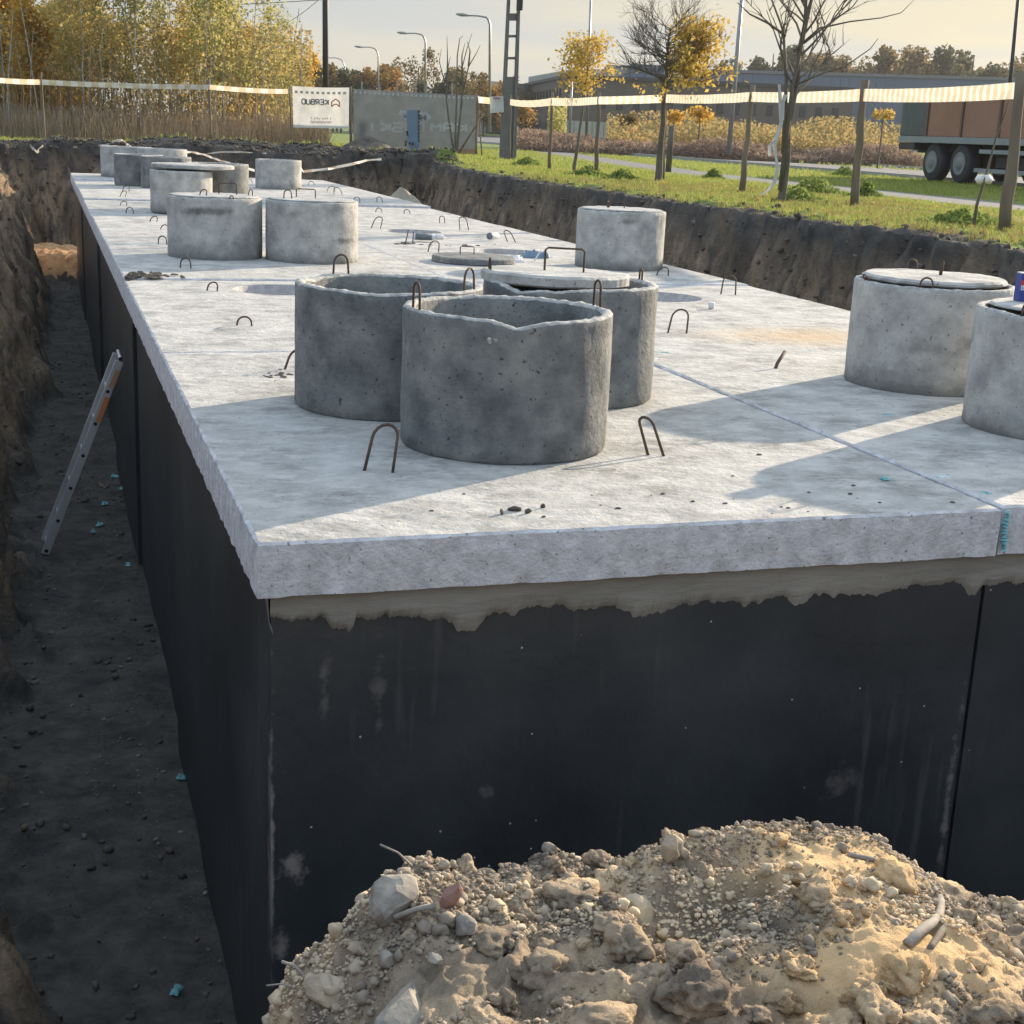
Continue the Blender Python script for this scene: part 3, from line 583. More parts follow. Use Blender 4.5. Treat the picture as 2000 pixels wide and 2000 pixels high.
def lump_blob(mb, c, d, n=7, seed=0, mi=0):
    """low irregular blob lying at c with size d"""
    rs = np.random.default_rng(seed)
    v = [(0, 0, 1)]; rows = 4
    for i in range(1, rows):
        ph = math.pi*i/rows*0.62
        for j in range(n): a = 2*math.pi*j/n+i; v.append((math.cos(a)*math.sin(ph)*1.1, math.sin(a)*math.sin(ph)*1.1, math.cos(ph)))
    v = np.array(v); v *= (1+0.35*(rs.random((len(v), 1))-0.5)); v[:, 2] -= 0.3
    v = v*np.array(d)/2+np.array(c)
    f = [(0, 1+j, 1+(j+1) % n) for j in range(n)]
    for i in range(rows-2):
        for j in range(n): a = 1+i*n+j; b = 1+i*n+(j+1) % n; f.append((a, a+n, b+n, b))
    mb.add(v, f, mi)
# cyan foam bead squeezed out of the joint between the two front slabs
mb = MB()
for i in range(12):
    lump_blob(mb, (TW+0.02+random.uniform(-.004, .004), -0.004, -0.012-0.0115*i), (0.020+random.uniform(-.008, .008), 0.02, 0.022), seed=i)
fo = mb.build('foam_bead', m_cyan, None, True); tag(fo, 'cyan foam bead filling the joint between the two front cover slabs', 'foam bead')

# ------------------------------------------------------------------ lifting loops
def loop_mb(w, h, r=0.0055, square=False, lean=(0, 0), foot=0.0, rz=0.0):
    pts = []
    if square:
        pts = [(-w/2, 0, -.02), (-w/2, 0, h*.9), (-w/2+.012, 0, h), (w/2-.012, 0, h), (w/2, 0, h*.9), (w/2, 0, -.02)]
    else:
        pts = [(-w/2*1.15, 0, -.02), (-w/2, 0, h-w/2)]
        for k in range(1, 8): a = math.pi*(1-k/8); pts.append((w/2*math.cos(a), 0, h-w/2+w/2*math.sin(a)))
        pts += [(w/2, 0, h-w/2), (w/2*1.15, 0, -.02)]
    out = []
    for x, y, z in pts:
        q = Vector((x+lean[0]*max(z, 0), y+lean[1]*max(z, 0), z)); q.rotate(Euler((0, 0, rz))); out.append(q)
    m = MB(); m.tube(out, r, 6); return m
def add_loop(parent, pos, w, h, name='lifting_loop', **k):
    me = loop_mb(w, h, **k).me(name, m_rust, True)
    o = link(name, me); o.parent = parent
    inv = Matrix.Translation(parent.location).inverted() if parent.type == 'EMPTY' else Matrix.Identity(4)
    o.matrix_parent_inverse = inv; o.location = pos; return o
def slab_at(x, y):
    r = max(0, min(7, sum(1 for j in JY[1:] if y > j))); return SLABS[(0 if x < TW+0.015 else 1, r)], zoff[(0 if x < TW+.015 else 1, r)]
# (left leg u, right leg u, base v, top v, lean x, lean y)
LP = [(712, 762, 922, 838, .12, .5), (1272, 1298, 891, 822, -.45, .3), (463, 491, 636, 617, .3, -.9), (556, 590, 722, 684, .35, .2), (404, 423, 568, 551, .4, -.5),
      (353, 372, 527, 509, 0, .1), (310, 325, 480, 465, 0, 0), (314, 327, 448, 441, .4, -.5), (293, 305, 433, 423, .4, 0), (247, 260, 415, 404, 0, 0), (235, 247, 400, 392, .2, 0),
      (234, 243, 386, 375, .5, 0), (240, 250, 375, 364, .3, 0), (726, 740, 445, 424, .35, .2), (901, 914, 448, 425, -.25, .3), (995, 1007, 472, 451, -.6, .2), (837, 854, 494, 473, .2, -.2),
      (860, 868, 434, 421, -.1, 0), (791, 800, 416, 408, -.2, 0), (1307, 1337, 650, 606, .15, .1), (1411, 1433, 575, 540, .05, .2), (1284, 1302, 540, 524, .2, -.3), (691, 701, 398, 388, .1, 0),
      (738, 746, 398, 388, -.2, 0), (655, 667, 383, 370, -.3, .1), (604, 612, 364, 358, 0, 0), (482, 491, 360, 354, 0, 0), (735, 745, 413, 405, 0, 0), (1100, 1112, 548, 535, 0, 0), (640, 652, 377, 369, .2, 0)]
for (ul, ur, vb, vt, lx, ly) in LP:
    a = bz(ul, vb); b = bz(ur, vb); c = (a+b)/2
    sp, z0 = slab_at(c[0], c[1])
    dist = np.linalg.norm(c-CC); h = (vb-vt)*dist/CF*1.03; w = max(0.045, np.linalg.norm(b-a))
    if c[1] < 30: add_loop(sp, (c[0], c[1], z0), min(w, .12), max(h, w*.7), lean=(lx, ly), rz=-0.32+random.uniform(-.15, .15), r=0.0055)
# bent rebar stub and two thin starter bars
m1 = MB(); p = bz(1512, 722); m1.tube([p+[0, 0, -.02], p+[.02, .01, .03], p+[.08, .05, .085]], 0.009, 6)
o = m1.build('rebar_stub', m_rust, None, True); tag(o, 'short rusty rebar stub leaning out of the right slab near the clay stain', 'rebar stub')
for k, (u, v, u2, v2) in enumerate(((791, 477, 798, 449), (806, 474, 808, 452))):
    m1 = MB(); p = bz(u, v); q = by(u2, v2, p[1]); m1.tube([p-[0, 0, .01], q], 0.006, 6)
    o = m1.build('starter_bar', m_rust, None, True); tag(o, ('leaning' if k == 0 else 'upright')+' thin rusty starter bar in front of the foam can', 'rebar', 'thin bars by the foam can')

# ------------------------------------------------------------------ concrete rings
m_rimc = mat('sunlit rim tone and mortar', [(0.24, 0.24, 0.23), (0.38, 0.375, 0.355), (0.58, 0.57, 0.53)], scale=26, bump=0.9, bscale=60, bdist=0.008)  # pale rim tone paints in the sunlit edge; the mortar blob shares it
def ring_mesh(r, h, th, notches=(), seed=0, m=None, rough=1.0):
    n = 220; rs = seed*7.7
    A = np.linspace(0, 2*math.pi, n, endpoint=False); ca, sa = np.cos(A), np.sin(A)
    def circ(rad, z, ar, az, sc, ph=0):
        k = fbm(np.stack([ca*sc+rs+ph, sa*sc+rs, np.full(n, z*6.0)], -1), 3); k2 = fbm(np.stack([ca*sc*1.7+rs+5, sa*sc*1.7, np.full(n, ph+z)], -1), 3)
        return rad+ar*k, z+az*k2
    prof = [(r-.01, 0, .002, 0), (r, .012, .003, .002)]+[(r, h*t, .0025, 0) for t in (.12, .25, .4, .55, .7, .85, .94)]+[(r-.001, h-.007, .0015, .002), (r-.008, h, .002, .0025),
            (r-th*.5, h+.001, .002, .0025), (r-th+.009, h-.001, .002, .0025), (r-th, h-.010, .002, .002), (r-th, h*.8, .002, 0), (r-th, h*.4, .002, 0), (r-th+.004, 0, 0, 0)]
    V = []
    for pi, (rad, z, ar, az) in enumerate(prof):
        R, Z = circ(rad, z, ar*rough, az*rough, 5.5, pi*0.35)
        Z = np.array(Z)*np.ones(n); R = np.array(R)*np.ones(n)
        if z > h*.9: Z = Z+.0022*rough*fbm(np.stack([ca*30+rs, sa*30, np.full(n, pi*.5)], -1), 2); R = R+.0016*fbm(np.stack([ca*34+rs, sa*34, np.full(n, 7+pi*.5)], -1), 2)
        if z > h*0.9:
            for (ang, dep, wid) in notches:
                d = np.abs((A-RA(ang)+math.pi) % (2*math.pi)-math.pi); Z = Z-dep*np.clip(1-d/wid, 0, 1)**1.2*(1 if z > h*.97 else .6)
        V.append(np.stack([R*ca, R*sa, Z], -1))
    V = np.concatenate(V); k = len(prof)
    f = [(i*n+j, i*n+(j+1) % n, (i+1)*n+(j+1) % n, (i+1)*n+j) for i in range(k-1) for j in range(n)]
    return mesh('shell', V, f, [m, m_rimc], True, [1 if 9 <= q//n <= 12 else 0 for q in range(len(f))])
def lid_mesh(r, th, seed, m, sag=0.0):
    n = 96; A = np.linspace(0, 2*math.pi, n, endpoint=False); ca, sa = np.cos(A), np.sin(A)
    rows = []
    for pi, (rad, z, am) in enumerate([(r-.012, 0, .003), (r, .008, .004), (r, th-.01, .006), (r-.014, th, .004), (r*.7, th+.002, .003), (r*.4, th+.002, .003), (r*.15, th+.002, .002)]):
        k = fbm(np.stack([ca*6+seed*3.1, sa*6+pi*.2, np.full(n, z*9)], -1), 3)
        rows.append(np.stack([(rad+am*k)*ca, (rad+am*k)*sa, z+am*.6*k], -1))
    V = np.concatenate(rows+[np.array([[0, 0, th+.002]])]); k = len(rows)
    f = [(i*n+j, i*n+(j+1) % n, (i+1)*n+(j+1) % n, (i+1)*n+j) for i in range(k-1) for j in range(n)]
    f += [((k-1)*n+j, (k-1)*n+(j+1) % n, k*n) for j in range(n)]
    f.append(tuple(range(n-1, -1, -1)))
    return mesh('lid', V, f, m, False)
RH = 0.50
def ring(x, y, label, r=0.38, h=RH, th=0.042, m=m_ring, notches=(), seed=0, loops=(), z=0.0, rough=1.0):
    t = empty('concrete_ring', (x, y, z)); tag(t, label, 'concrete ring', 'concrete shaft rings standing on the cover slabs')
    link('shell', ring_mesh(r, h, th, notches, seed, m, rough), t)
    for (ang, w, hh, lx, ly) in loops:
        a = RA(ang); me = loop_mb(w, hh, lean=(lx, ly), rz=a+math.pi/2, r=0.0046).me('lifting_loop', m_rust, True)
        o = link('lifting_loop', me, t, ((r-th*.5)*math.cos(a), (r-th*.5)*math.sin(a), h-.004))
    return t
def lid(x, y, z, r, th, label, seed=0, m=m_ring, loops=(), tilt=(0, 0)):
    t = empty('manhole_cover', (x, y, z)); t.rotation_euler = (tilt[0], tilt[1], 0); tag(t, label, 'manhole cover', 'round concrete manhole covers')
    link('disc', lid_mesh(r, th, seed, m), t)
    for (dx, dy, w, hh, sq, rz, lx, ly) in loops:
        me = loop_mb(w, hh, square=sq, rz=rz, lean=(lx, ly), r=0.005).me('handle', m_rust, True); link('handle', me, t, (dx, dy, th))
    return t
VD = -0.35
ring(1.07, 1.17, 'nearest open concrete ring, its rim chipped in a notch', m=m_ringd, seed=1, rough=1.3,
     notches=((257, .020, .26), (262, .010, .6), (300, .005, .6)), loops=((188, .055, .095, 0, 0), (6, .05, .10, 0, 0)))
ring(0.81, 1.95, 'dark open concrete ring standing left behind the nearest ring', m=m_ringd, seed=2, rough=1.2, notches=((250, .008, .5), (140, .012, .3)), loops=((112, .07, .085, 0, 0), (318, .085, .09, 0, 0)))
ring(1.655, 2.11, 'concrete ring under a rough lid, right behind the nearest ring', m=m_ringd, seed=3, rough=1.3, notches=((215, .03, .35), (240, .015, .4)), loops=((172, .04, .09, 0, 0), (10, .02, .05, 0, 0)))
lid(1.60, 2.16, RH-.016, .325, .05, 'rough round lid lying askew on the ring right behind the nearest ring', seed=2, m=m_ring, loops=((.03, -.02, .17, .10, True, VD, 0, 0),), tilt=(-.02, .015))
ring(3.56, 2.21, 'concrete ring under a thin lid, left one of the two rings at the right edge', seed=4, loops=((230, .055, .05, 0, .2), (75, .05, .08, 0, 0), (178, .04, .03, -1.5, 0)))
lid(3.57, 2.23, RH+.001, .34, .028, 'thin pale lid on the left one of the two rings at the right edge', seed=3, loops=((.03, .0, .012, .07, True, 0.3, 0.1, 0),))
ring(3.50, 1.14, 'concrete ring carrying a blue drink carton, cut by the right edge of the photo', seed=5, notches=((200, .01, .3),), loops=((205, .06, .055, 0, 0),))
lid(3.52, 1.16, RH+.001, .335, .014, 'thin pale lid under the blue drink carton', seed=5)
ring(0.83, 8.41, 'lidded ring with a long dark smear, left one of the pair in mid roof', seed=6, r=.385, loops=((285, .03, .03, 0, 0),))
lid(0.83, 8.42, RH+.001, .365, .012, 'flush lid on the left ring of the pair in mid roof', seed=6, loops=((.12, .1, .15, .09, True, VD, 0, 0), (-.12, -.22, .05, .05, False, VD, .3, 0), (.30, .05, .07, .05, False, 1.0, .2, 0)))
ring(1.60, 8.20, 'lidded ring with a slanting dark scratch, right one of the pair in mid roof', seed=7, r=.38)
lid(1.60, 8.21, RH+.001, .36, .012, 'flush lid on the right ring of the pair in mid roof', seed=7, loops=((-.03, .12, .16, .07, True, VD, 0, 0), (-.22, -.12, .06, .07, False, VD, 0, 0)))
ring(1.09, 14.35, 'pale ring behind the pair, an overhanging lid behind it', seed=8, r=.37)
ring(1.62, 15.25, 'ring half hidden behind the pale ring, in front of the left bank', seed=9, r=.40, h=.57, m=m_ringd)
lid(1.25, 14.55, RH+.02, .50, .05, 'large pale lid lying across two rings behind the pair', seed=8)
ring(1.02, 21.3, 'dark open ring at the far left end of the roof, left of two', seed=10, m=m_ringd, r=.40)
ring(1.40, 20.5, 'dark open ring at the far left end of the roof, right of two', seed=11, m=m_ringd, r=.40)
ring(0.98, 24.3, 'farthest pale ring in the left corner of the roof', seed=12, r=.46, h=.56)
ring(1.58, 23.6, 'pale ring behind the two dark rings at the far end', seed=13, r=.44, h=.56)
ring(3.30, 21.05, 'single ring standing alone near the far end of the right row', seed=14, r=.385, loops=((190, .02, .06, 0, 0), (350, .02, .06, 0, 0)))
ring(4.27, 7.98, 'single lidded ring close to the right edge of the tank roof', seed=15, r=.385)
lid(4.27, 7.98, RH+.001, .36, .012, 'flush lid on the single ring close to the right roof edge', seed=15, loops=((-.05, .0, .13, .055, True, VD, 0, 0), (-.12, .03, .05, .055, True, 1.0, 0, 0)))
lid(3.02, 8.25, zoff[(1, 2)], .36, .055, 'thick round lid lying flat on the slab beside an open manhole', seed=20, m=m_ringd, loops=((-.03, .1, .12, .07, True, VD, 0, 0),))

chip = bz(962, 664); fr_ = [o for o in bpy.data.objects if o.name == 'concrete_ring'][0]
dd = ray(962, 664); aa_ = np.array([1.07, 1.17]); best = None
for tt in np.arange(3.5, 6, .002):
    q = CC+dd*tt
    if math.hypot(q[0]-1.07, q[1]-1.17) < .382: best = q; break
mbx = MB()
nx_, ny_ = (best[0]-1.07)/.38, (best[1]-1.17)/.38
for k in range(5):
    c_ = (best[0]-1.07+(-ny_)*random.uniform(-.016, .016), best[1]-1.17+nx_*random.uniform(-.016, .016), best[2]+random.uniform(-.008, .008)); mbx.tube([Vector(c_)-Vector((nx_, ny_, 0))*.004, Vector(c_)+Vector((nx_, ny_, 0))*random.uniform(.001, .004)], [.008, .004], 7)
link('mortar_blob', mbx.me('mortar_blob', m_rimc), fr_)
# ------------------------------------------------------------------ small things on the slabs
def lathe(mb, prof, c, axis=Vector((0, 0, 1)), n=20, mi=0):
    q = Vector((0, 0, 1)).rotation_difference(axis.normalized()); v = []
    for (r, z) in prof:
        for j in range(n):
            p = Vector((r*math.cos(2*math.pi*j/n), r*math.sin(2*math.pi*j/n), z)); p.rotate(q); v.append(p+Vector(c))
    k = len(prof); f = [(i*n+j, i*n+(j+1) % n, (i+1)*n+(j+1) % n, (i+1)*n+j) for i in range(k-1) for j in range(n)]
    f += [tuple(range(n-1, -1, -1)), tuple((k-1)*n+j for j in range(n))]
    mb.add(v, f, mi)
ax = Vector((0.97, -0.25, 0)); c = bz(808, 470); z0 = zoff[(1, 2)]
t = empty('foam_can', (c[0], c[1], z0)); tag(t, 'white and dark foam can lying on the slab in front of the far slit', 'foam can')
m1 = MB(); lathe(m1, [(.030, 0), (.033, .004), (.033, .20), (.026, .212), (.014, .218)], (0, 0, .034), ax); m1.build('can', m_white, t, True)
m1 = MB(); lathe(m1, [(.0335, .015), (.0335, .185)], (0, 0, .034), ax); m1.build('printed_band', m_inkG, t, True)
m1 = MB(); lathe(m1, [(.026, .220), (.026, .30), (.008, .302), (.006, .335)], (0, 0, .034), ax); m1.build('nozzle_cap', m_white, t, True)
for u0, vv in ((790, 474), (0, 0)):
    pass
c = bz(956, 470); t = empty('white_tube', (c[0], c[1], 0.01)); tag(t, 'short white plastic tube lying near the right roof edge', 'plastic tube')
m1 = MB(); lathe(m1, [(.033, 0), (.036, .01), (.036, .13), (.03, .14)], (0, 0, .037), Vector((.75, .6, .0))); m1.build('tube', m_white, t, True)
m1 = MB(); lathe(m1, [(.034, -.012), (.037, -.006), (.037, .02)], (0, 0, .037), Vector((.75, .6, .0))); m1.build('cap', m_inkG, t, True)
c = bz(1389, 603); m1 = MB(); lathe(m1, [(.017, 0), (.019, .002), (.023, .042), (.020, .044)], (c[0], c[1], 0.0)); o = m1.build('plastic_cup', m_white, None, True)
tag(o, 'small white cup standing alone on the sunlit right slab', 'cup')
# crumpled plastic bags behind the lidded ring
def crumple(c, d, seed, m, label, name='plastic_bag', cat='plastic bag', group=None, nx=22, ny=14, ampl=.6):
    x, y = np.meshgrid(np.linspace(-.5, .5, nx), np.linspace(-.5, .5, ny)); k = fbm(np.stack([x*5+seed, y*5, x*0], -1), 4)
    e = np.minimum(.5-np.abs(x), .5-np.abs(y))*2; z = (np.abs(k)*ampl+.25)*sstep(0, .35, e)
    xx = x+.12*fbm(np.stack([x*4, y*4+seed, x*0+3], -1), 3); yy = y+.12*fbm(np.stack([x*4+9, y*4+seed, x*0], -1), 3)
    v = np.stack([xx*d[0], yy*d[1], z*d[2]], -1).reshape(-1, 3); i, j = np.meshgrid(np.arange(nx-1), np.arange(ny-1)); a = (j*nx+i).ravel()
    o = link(name, mesh(name, v, np.stack([a, a+1, a+nx+1, a+nx], -1), m, True), None, c, (0, 0, (-.3 if seed < 20 else seed*1.7))); tag(o, label, cat, group); return o
c = bz(990, 512); crumple((c[0], c[1], .008), (.36, .16, .07), 3, m_white, 'crumpled white film behind the lidded ring, beside the flat lid')
c = bz(1048, 505); crumple((c[0], c[1], .012), (.26, .12, .08), 8, m_blue, 'crumpled blue and white bag by the open manhole')
m1 = MB(); q = bz(1042, 512); q2 = by(1056, 490, q[1]); m1.tube([q, q2], .007, 5); o = m1.build('white_strip', m_white); tag(o, 'thin white strip sticking up from the blue bag', 'plastic strip')
# drink carton on the right ring: blue sides, red band, white letter panel, yellow diamond
c = (3.66, 1.02, RH+.017)
q_ = bz(2001, 588, RH+.017); c = (q_[0], q_[1], RH+.017)
t = empty('drink_carton', c, -.25); tag(t, 'blue drink carton with red band and yellow mark on the rightmost ring', 'carton')
m_cblue = flat('carton blue', (0.035, 0.06, 0.30), bump=0, rough=.35); m_cred = flat('carton red', (0.5, 0.05, 0.05), bump=0, rough=.35); m_cyel = flat('carton yellow', (0.7, 0.42, 0.05), bump=0, rough=.35)
cw = 0.075; ch = 0.115
bevel(MB().box((0, 0, ch/2), (cw, .06, ch)).build('box', m_cblue, t), .002)
MB().box((0, 0, ch+.002), (cw-.004, .056, .004)).build('top', m_white, t)
MB().box((0, -.0306, ch*.66), (cw, .001, .026)).build('red_band', m_cred, t)
MB().box((0, -.0308, ch*.50), (cw*.96, .001, .020)).build('white_panel', m_white, t)
m1 = MB()
for k in range(6): m1.box((-.03+k*.012, -.0316, ch*.50), (.0025, .001, .011)); m1.box((-.027+k*.012, -.0316, ch*.50+(.004 if k % 2 else -.004)), (.006, .001, .0025))
m1.build('print', m_cblue, t)
for zz in (.30, .10): MB().box((.008, -.031, ch*zz), (.034, .001, .034), R=Matrix.Rotation(RA(45), 3, 'Y')).build('yellow_diamond', m_cyel, t)
# steel pipe end at the right edge
c = bz(1999, 892); t = empty('pipe_piece', (c[0]+.05, c[1]+.02, zoff[(1, 0)])); tag(t, 'short bright steel pipe lying at the foot of the rightmost ring', 'pipe')
m1 = MB(); lathe(m1, [(.034, 0), (.038, 0), (.038, .12), (.034, .12), (.034, 0)], (0, 0, .038), Vector((.8, .25, 0)), 24); m1.build('tube', m_galv, t, True)
# foam crumbs and debris
fr = [(1285, 690, .14, .03, m_cyan, 'long cyan foam smear at the corner where four slabs meet'), (1275, 702, .05, .05, m_palefoam, 'pale foam crumb beside the long cyan smear'),
      (1732, 813, .07, .02, m_cyan, 'teal foam sliver on the shaded right slab'), (1728, 937, .045, .02, m_cyan, 'cyan foam crumb near the front edge of the left slab'),
      (1843, 934, .05, .02, m_palefoam, 'pale foam crumb on the slab joint'), (1925, 966, .06, .03, m_cyan, 'turquoise foam lump at the front end of the slab joint')]
for k, (u, v, a, b, m, lb) in enumerate(fr):
    c = bz(u, v); crumple((c[0], c[1], .003), (a, b*1.3, .009), 20+k, m, lb, 'foam_crumb', 'foam crumb', 'cyan foam crumbs on the slabs', 18, 12, .5)
for k, (u, v) in enumerate(((182, 1040), (205, 990), (240, 960), (195, 1028), (355, 1522), (345, 1937), (225, 930), (250, 1105))):
    c = bz(u, v, FLOOR); h = float(pit_h(c[0], c[1])); crumple((c[0], c[1], h+.01), (.07*(.6+.5*((k*37) % 7)/7), .035, .02), 40+k, m_cyan, 'blue foam scrap on the dark trench floor, '+['below the ladder','left of the ladder foot row','behind the ladder','beside the ladder','by the wall foot, midway down','at the bottom edge of the photo','farthest one up the trench','nearest one below the ladder'][k], 'foam_scrap', 'foam scrap', 'blue foam scraps on the trench floor', 12, 8, 1.2)
def clod_at(c, d, seed, m, label, name, cat, group=None, parent=None, sub=2, flat_=0.6, sharp=.35):
    bm = bmesh.new(); bmesh.ops.create_icosphere(bm, subdivisions=sub+1, radius=.5)
    P = np.array([v.co for v in bm.verts]); k = fbm(P*2.2+seed*3.3, 3, .55)
    # planar facets: clamp against random planes
    rs = np.random.default_rng(seed); P = P*(1+.22*k[:, None])
    for _ in range(9):
        nn = rs.normal(size=3); nn /= np.linalg.norm(nn); dd = P@nn; lim = .5*(1-sharp*rs.random()); over = np.clip(dd-lim, 0, None); P = P-nn*over[:, None]
    for v, q in zip(bm.verts, P): v.co = q*np.array(d)
    me = bpy.data.meshes.new(name); bm.to_mesh(me); bm.free(); me.materials.append(m)
    o = link(name, me, parent, c, (rs.uniform(-.3, .3), rs.uniform(-.3, .3), rs.uniform(0, 6)))
    if label: tag(o, label, cat, group)
    return o
for k, (u, v, s) in enumerate(((1005, 997, .05), (1032, 1002, .025), (1060, 992, .02), (980, 1004, .02))):
    c = bz(u, v); clod_at((c[0], c[1], .006), (s, s*.6, .018), 60+k, m_clod, ['biggest dark soil crumb near the front slab edge','dark soil crumb right of the biggest one','tiny crumb at the right end of the crumb row','tiny crumb left of the biggest one'][k], 'soil_crumb', 'soil crumb', 'soil crumbs by the front edge')
mb = MB()
for k in range(60):
    c = bz(248+abs(random.gauss(0, 40)), 543+random.uniform(-5, 5)); lump_blob(mb, (c[0], c[1], .004+random.uniform(0, .02)), (random.uniform(.02, .07), random.uniform(.02, .06), random.uniform(.02, .05)), seed=k)
tag(mb.build('mortar_crumbs', m_clod), 'dark mortar crumbs at the left end of the second slab joint', 'crumbs', kind='stuff')
mb = MB()
for k in range(90):
    c = bz(random.choice((random.gauss(545, 14), random.gauss(900, 45), random.gauss(820, 30))), 0) if False else None
    u, v = random.choice(((random.gauss(545, 16), random.gauss(733, 5)), (random.gauss(900, 45), random.gauss(481, 2.2)), (random.gauss(800, 18), random.gauss(478, 2)), (random.uniform(520, 1900), random.uniform(960, 1010)), (random.uniform(600, 1900), random.uniform(690, 980))))
    c = bz(u, v); s = np.linalg.norm(c-CC)*.0011*random.uniform(.5, 2.0)
    if slab_at(c[0], c[1]) and c[1] > .04: lump_blob(mb, (c[0], c[1], .002), (s*2, s*1.5, s), seed=k+300)
tag(mb.build('grit', m_clod), 'dark grit scattered on the slabs', 'grit', kind='stuff')

# ------------------------------------------------------------------ ladder in the trench
la = bz(88, 1082, FLOOR+.02); lb = bx(216, 652, -.03)
A = Vector(la); B = Vector(lb); B.y = A.y+0.03; d = (B-A); Ln = d.length; d.normalize()
t = empty('ladder', tuple(A)); tag(t, 'aluminium ladder with orange stickers leaning from the trench floor against the black tank wall', 'ladder')
R = Matrix.Identity(3); yv = Vector((0, 1, 0)); xv = d.cross(yv).normalized()*-1; R = Matrix((xv, yv, d)).transposed(); R = R if R.determinant() > 0 else Matrix((-xv, yv, d)).transposed()
# the rails' broad faces look along the trench towards the camera
for k in (0, 1):
    o = MB().box(A*0+R @ Vector((0, k*.36, Ln/2)), (.062, .025, Ln), R=R).build('rail', m_alu, t); bevel(o, .004)
hv = [690, 756, 821, 885, 950, 1015, 1075]
for i, vh in enumerate(hv):
    s = (1082-vh)/(1082-652)
    # perspective-correct spot along the rail
    uu = 88+(216-88)*s; dd = ray(uu, vh); n_ = Vector((0, 1, 0)); tt = (A.y-CC[1])/dd[1]; P = Vector(CC+dd*tt); s3 = (P-A).dot(d)
    rg = MB(); rg.tube([R @ Vector((0, -.008, s3)), R @ Vector((0, .368, s3))], .013, 10); rg.build('rung', m_alu, t, True)
    hk = MB(); hk.tube([R @ Vector((0, -.0145, s3)), R @ Vector((0, -.012, s3))], .0135, 12); hk.build('rung_hole', m_black, t)
    if i in (1, 2) or i == 0:
        pass
def at_s(vh):
    uu = 88+(216-88)*(1082-vh)/(1082-652); dd = ray(uu, vh); tt = (A.y-CC[1])/dd[1]; return (Vector(CC+dd*tt)-A).dot(d)
for (va, vb, mm) in ((712, 748, flat('faded sticker', (0.40, 0.24, 0.12), bump=0)), (766, 816, m_orange)):
    a, b = at_s(vb), at_s(va); MB().box(R @ Vector((.012, -.0135, (a+b)/2)), (.036, .002, b-a), R=R).build('sticker', mm, t)

# ------------------------------------------------------------------ the spoil heap in the foreground
YC = -1.55
sil = [(480, 2120), (530, 1990), (560, 1905), (620, 1850), (670, 1790), (705, 1745), (740, 1712), (790, 1682), (835, 1668), (900, 1682), (960, 1695), (1030, 1700), (1090, 1690), (1130, 1685), (1180, 1712), (1215, 1680),
       (1290, 1650), (1340, 1648), (1440, 1628), (1520, 1612), (1600, 1612), (1680, 1628), (1740, 1655), (1800, 1695), (1830, 1725), (1880, 1745), (1950, 1752), (2000, 1765), (2120, 1800), (2300, 1850)]
cp = np.array([by(u, v, YC) for u, v in sil]); CX, CZ = cp[:, 0]+np.interp(cp[:, 0], [-.3, .2], [.02, 0]), cp[:, 2]-.032
def heap_h(x, y, fine=True):
    x = np.asarray(x, float); y = np.asarray(y, float)
    cz = np.interp(x, CX, CZ)
    # the left flank runs down and towards the camera
    lx = x-0.0
    base = cz-0.03*np.abs(y-YC)
    g = lambda cx, cy, sx, sy, a: a*np.exp(-((x-cx)/sx)**2-((y-cy)/sy)**2)
    base = base+g(.86, -1.62, .20, .10, .012)+g(.80, -1.92, .22, .10, .030)+g(.52, -1.76, .09, .075, -.075)+g(.58, -2.02, .05, .06, -.05)+g(.12, -1.85, .10, .16, -.055)+g(.38, -1.66, .05, .12, .02)
    base = base+g(.42, -1.92, .05, .06, .05)+g(-.12, -1.95, .08, .07, .055)+g(.34, -2.05, .12, .1, -.05)+g(1.15, -2.0, .2, .12, -.015)
    left = sstep(-0.22, 0.18, x+0.25*(y-YC)*-1); base = base-0.10*(1-left)*sstep(0.05, .6, YC-y)
    edge = np.clip((y-(YC+.05+.05*fb2(x, y, 6, 2)))/0.5, 0, 1); base = base-1.1*edge**1.25
    front = sstep(-2.5, -3.1, y) if False else sstep(0, 1, (-2.55-y)/0.7); base = base*(1-front)+(-0.5)*front
    base = base-0.9*sstep(0, 1, (-0.42-x)/0.6)
    if fine:
        sm = np.clip(np.exp(-((x-.86)/.17)**2-((y+1.63)/.07)**2)+np.exp(-((x-.82)/.2)**2-((y+1.94)/.07)**2), 0, 1)
        k = 1-0.75*sm
        wx = x+.02*fb2(x, y, 9, 2, z=3); wy = y+.02*fb2(x, y, 9, 2, z=6)
        base = base+k*(0.028*fb2(x, y, 5, 3)+0.038*(.55-np.abs(fb2(wx, wy, 13, 2, z=1)))*sstep(-.6, .6, fb2(x, y, 3, 2, z=8))+0.019*(.5-np.abs(fb2(wx, wy, 31, 2, z=2)))+0.011*(.5-np.abs(fb2(x, y, 70, 2, z=4))))
    return base
def build_heap():
    xs = np.concatenate([np.arange(-1.2, -.5, .05), np.arange(-.5, 1.9, .0065), np.arange(1.9, 3.4, .05)]); ys = np.concatenate([np.arange(-3.3, -2.35, .05), np.arange(-2.35, -1.35, .0065), np.arange(-1.35, -.85, .03)])
    X, Y = np.meshgrid(xs, ys); Z = heap_h(X, Y); v = np.stack([X, Y, Z], -1).reshape(-1, 3); nx = len(xs)
    i, j = np.meshgrid(np.arange(nx-1), np.arange(len(ys)-1)); a = (j*nx+i).ravel()
    o = link('spoil_heap', mesh('spoil_heap', v, np.stack([a, a+1, a+nx+1, a+nx], -1), m_heap, True)); tag(o, kind='structure')
build_heap()
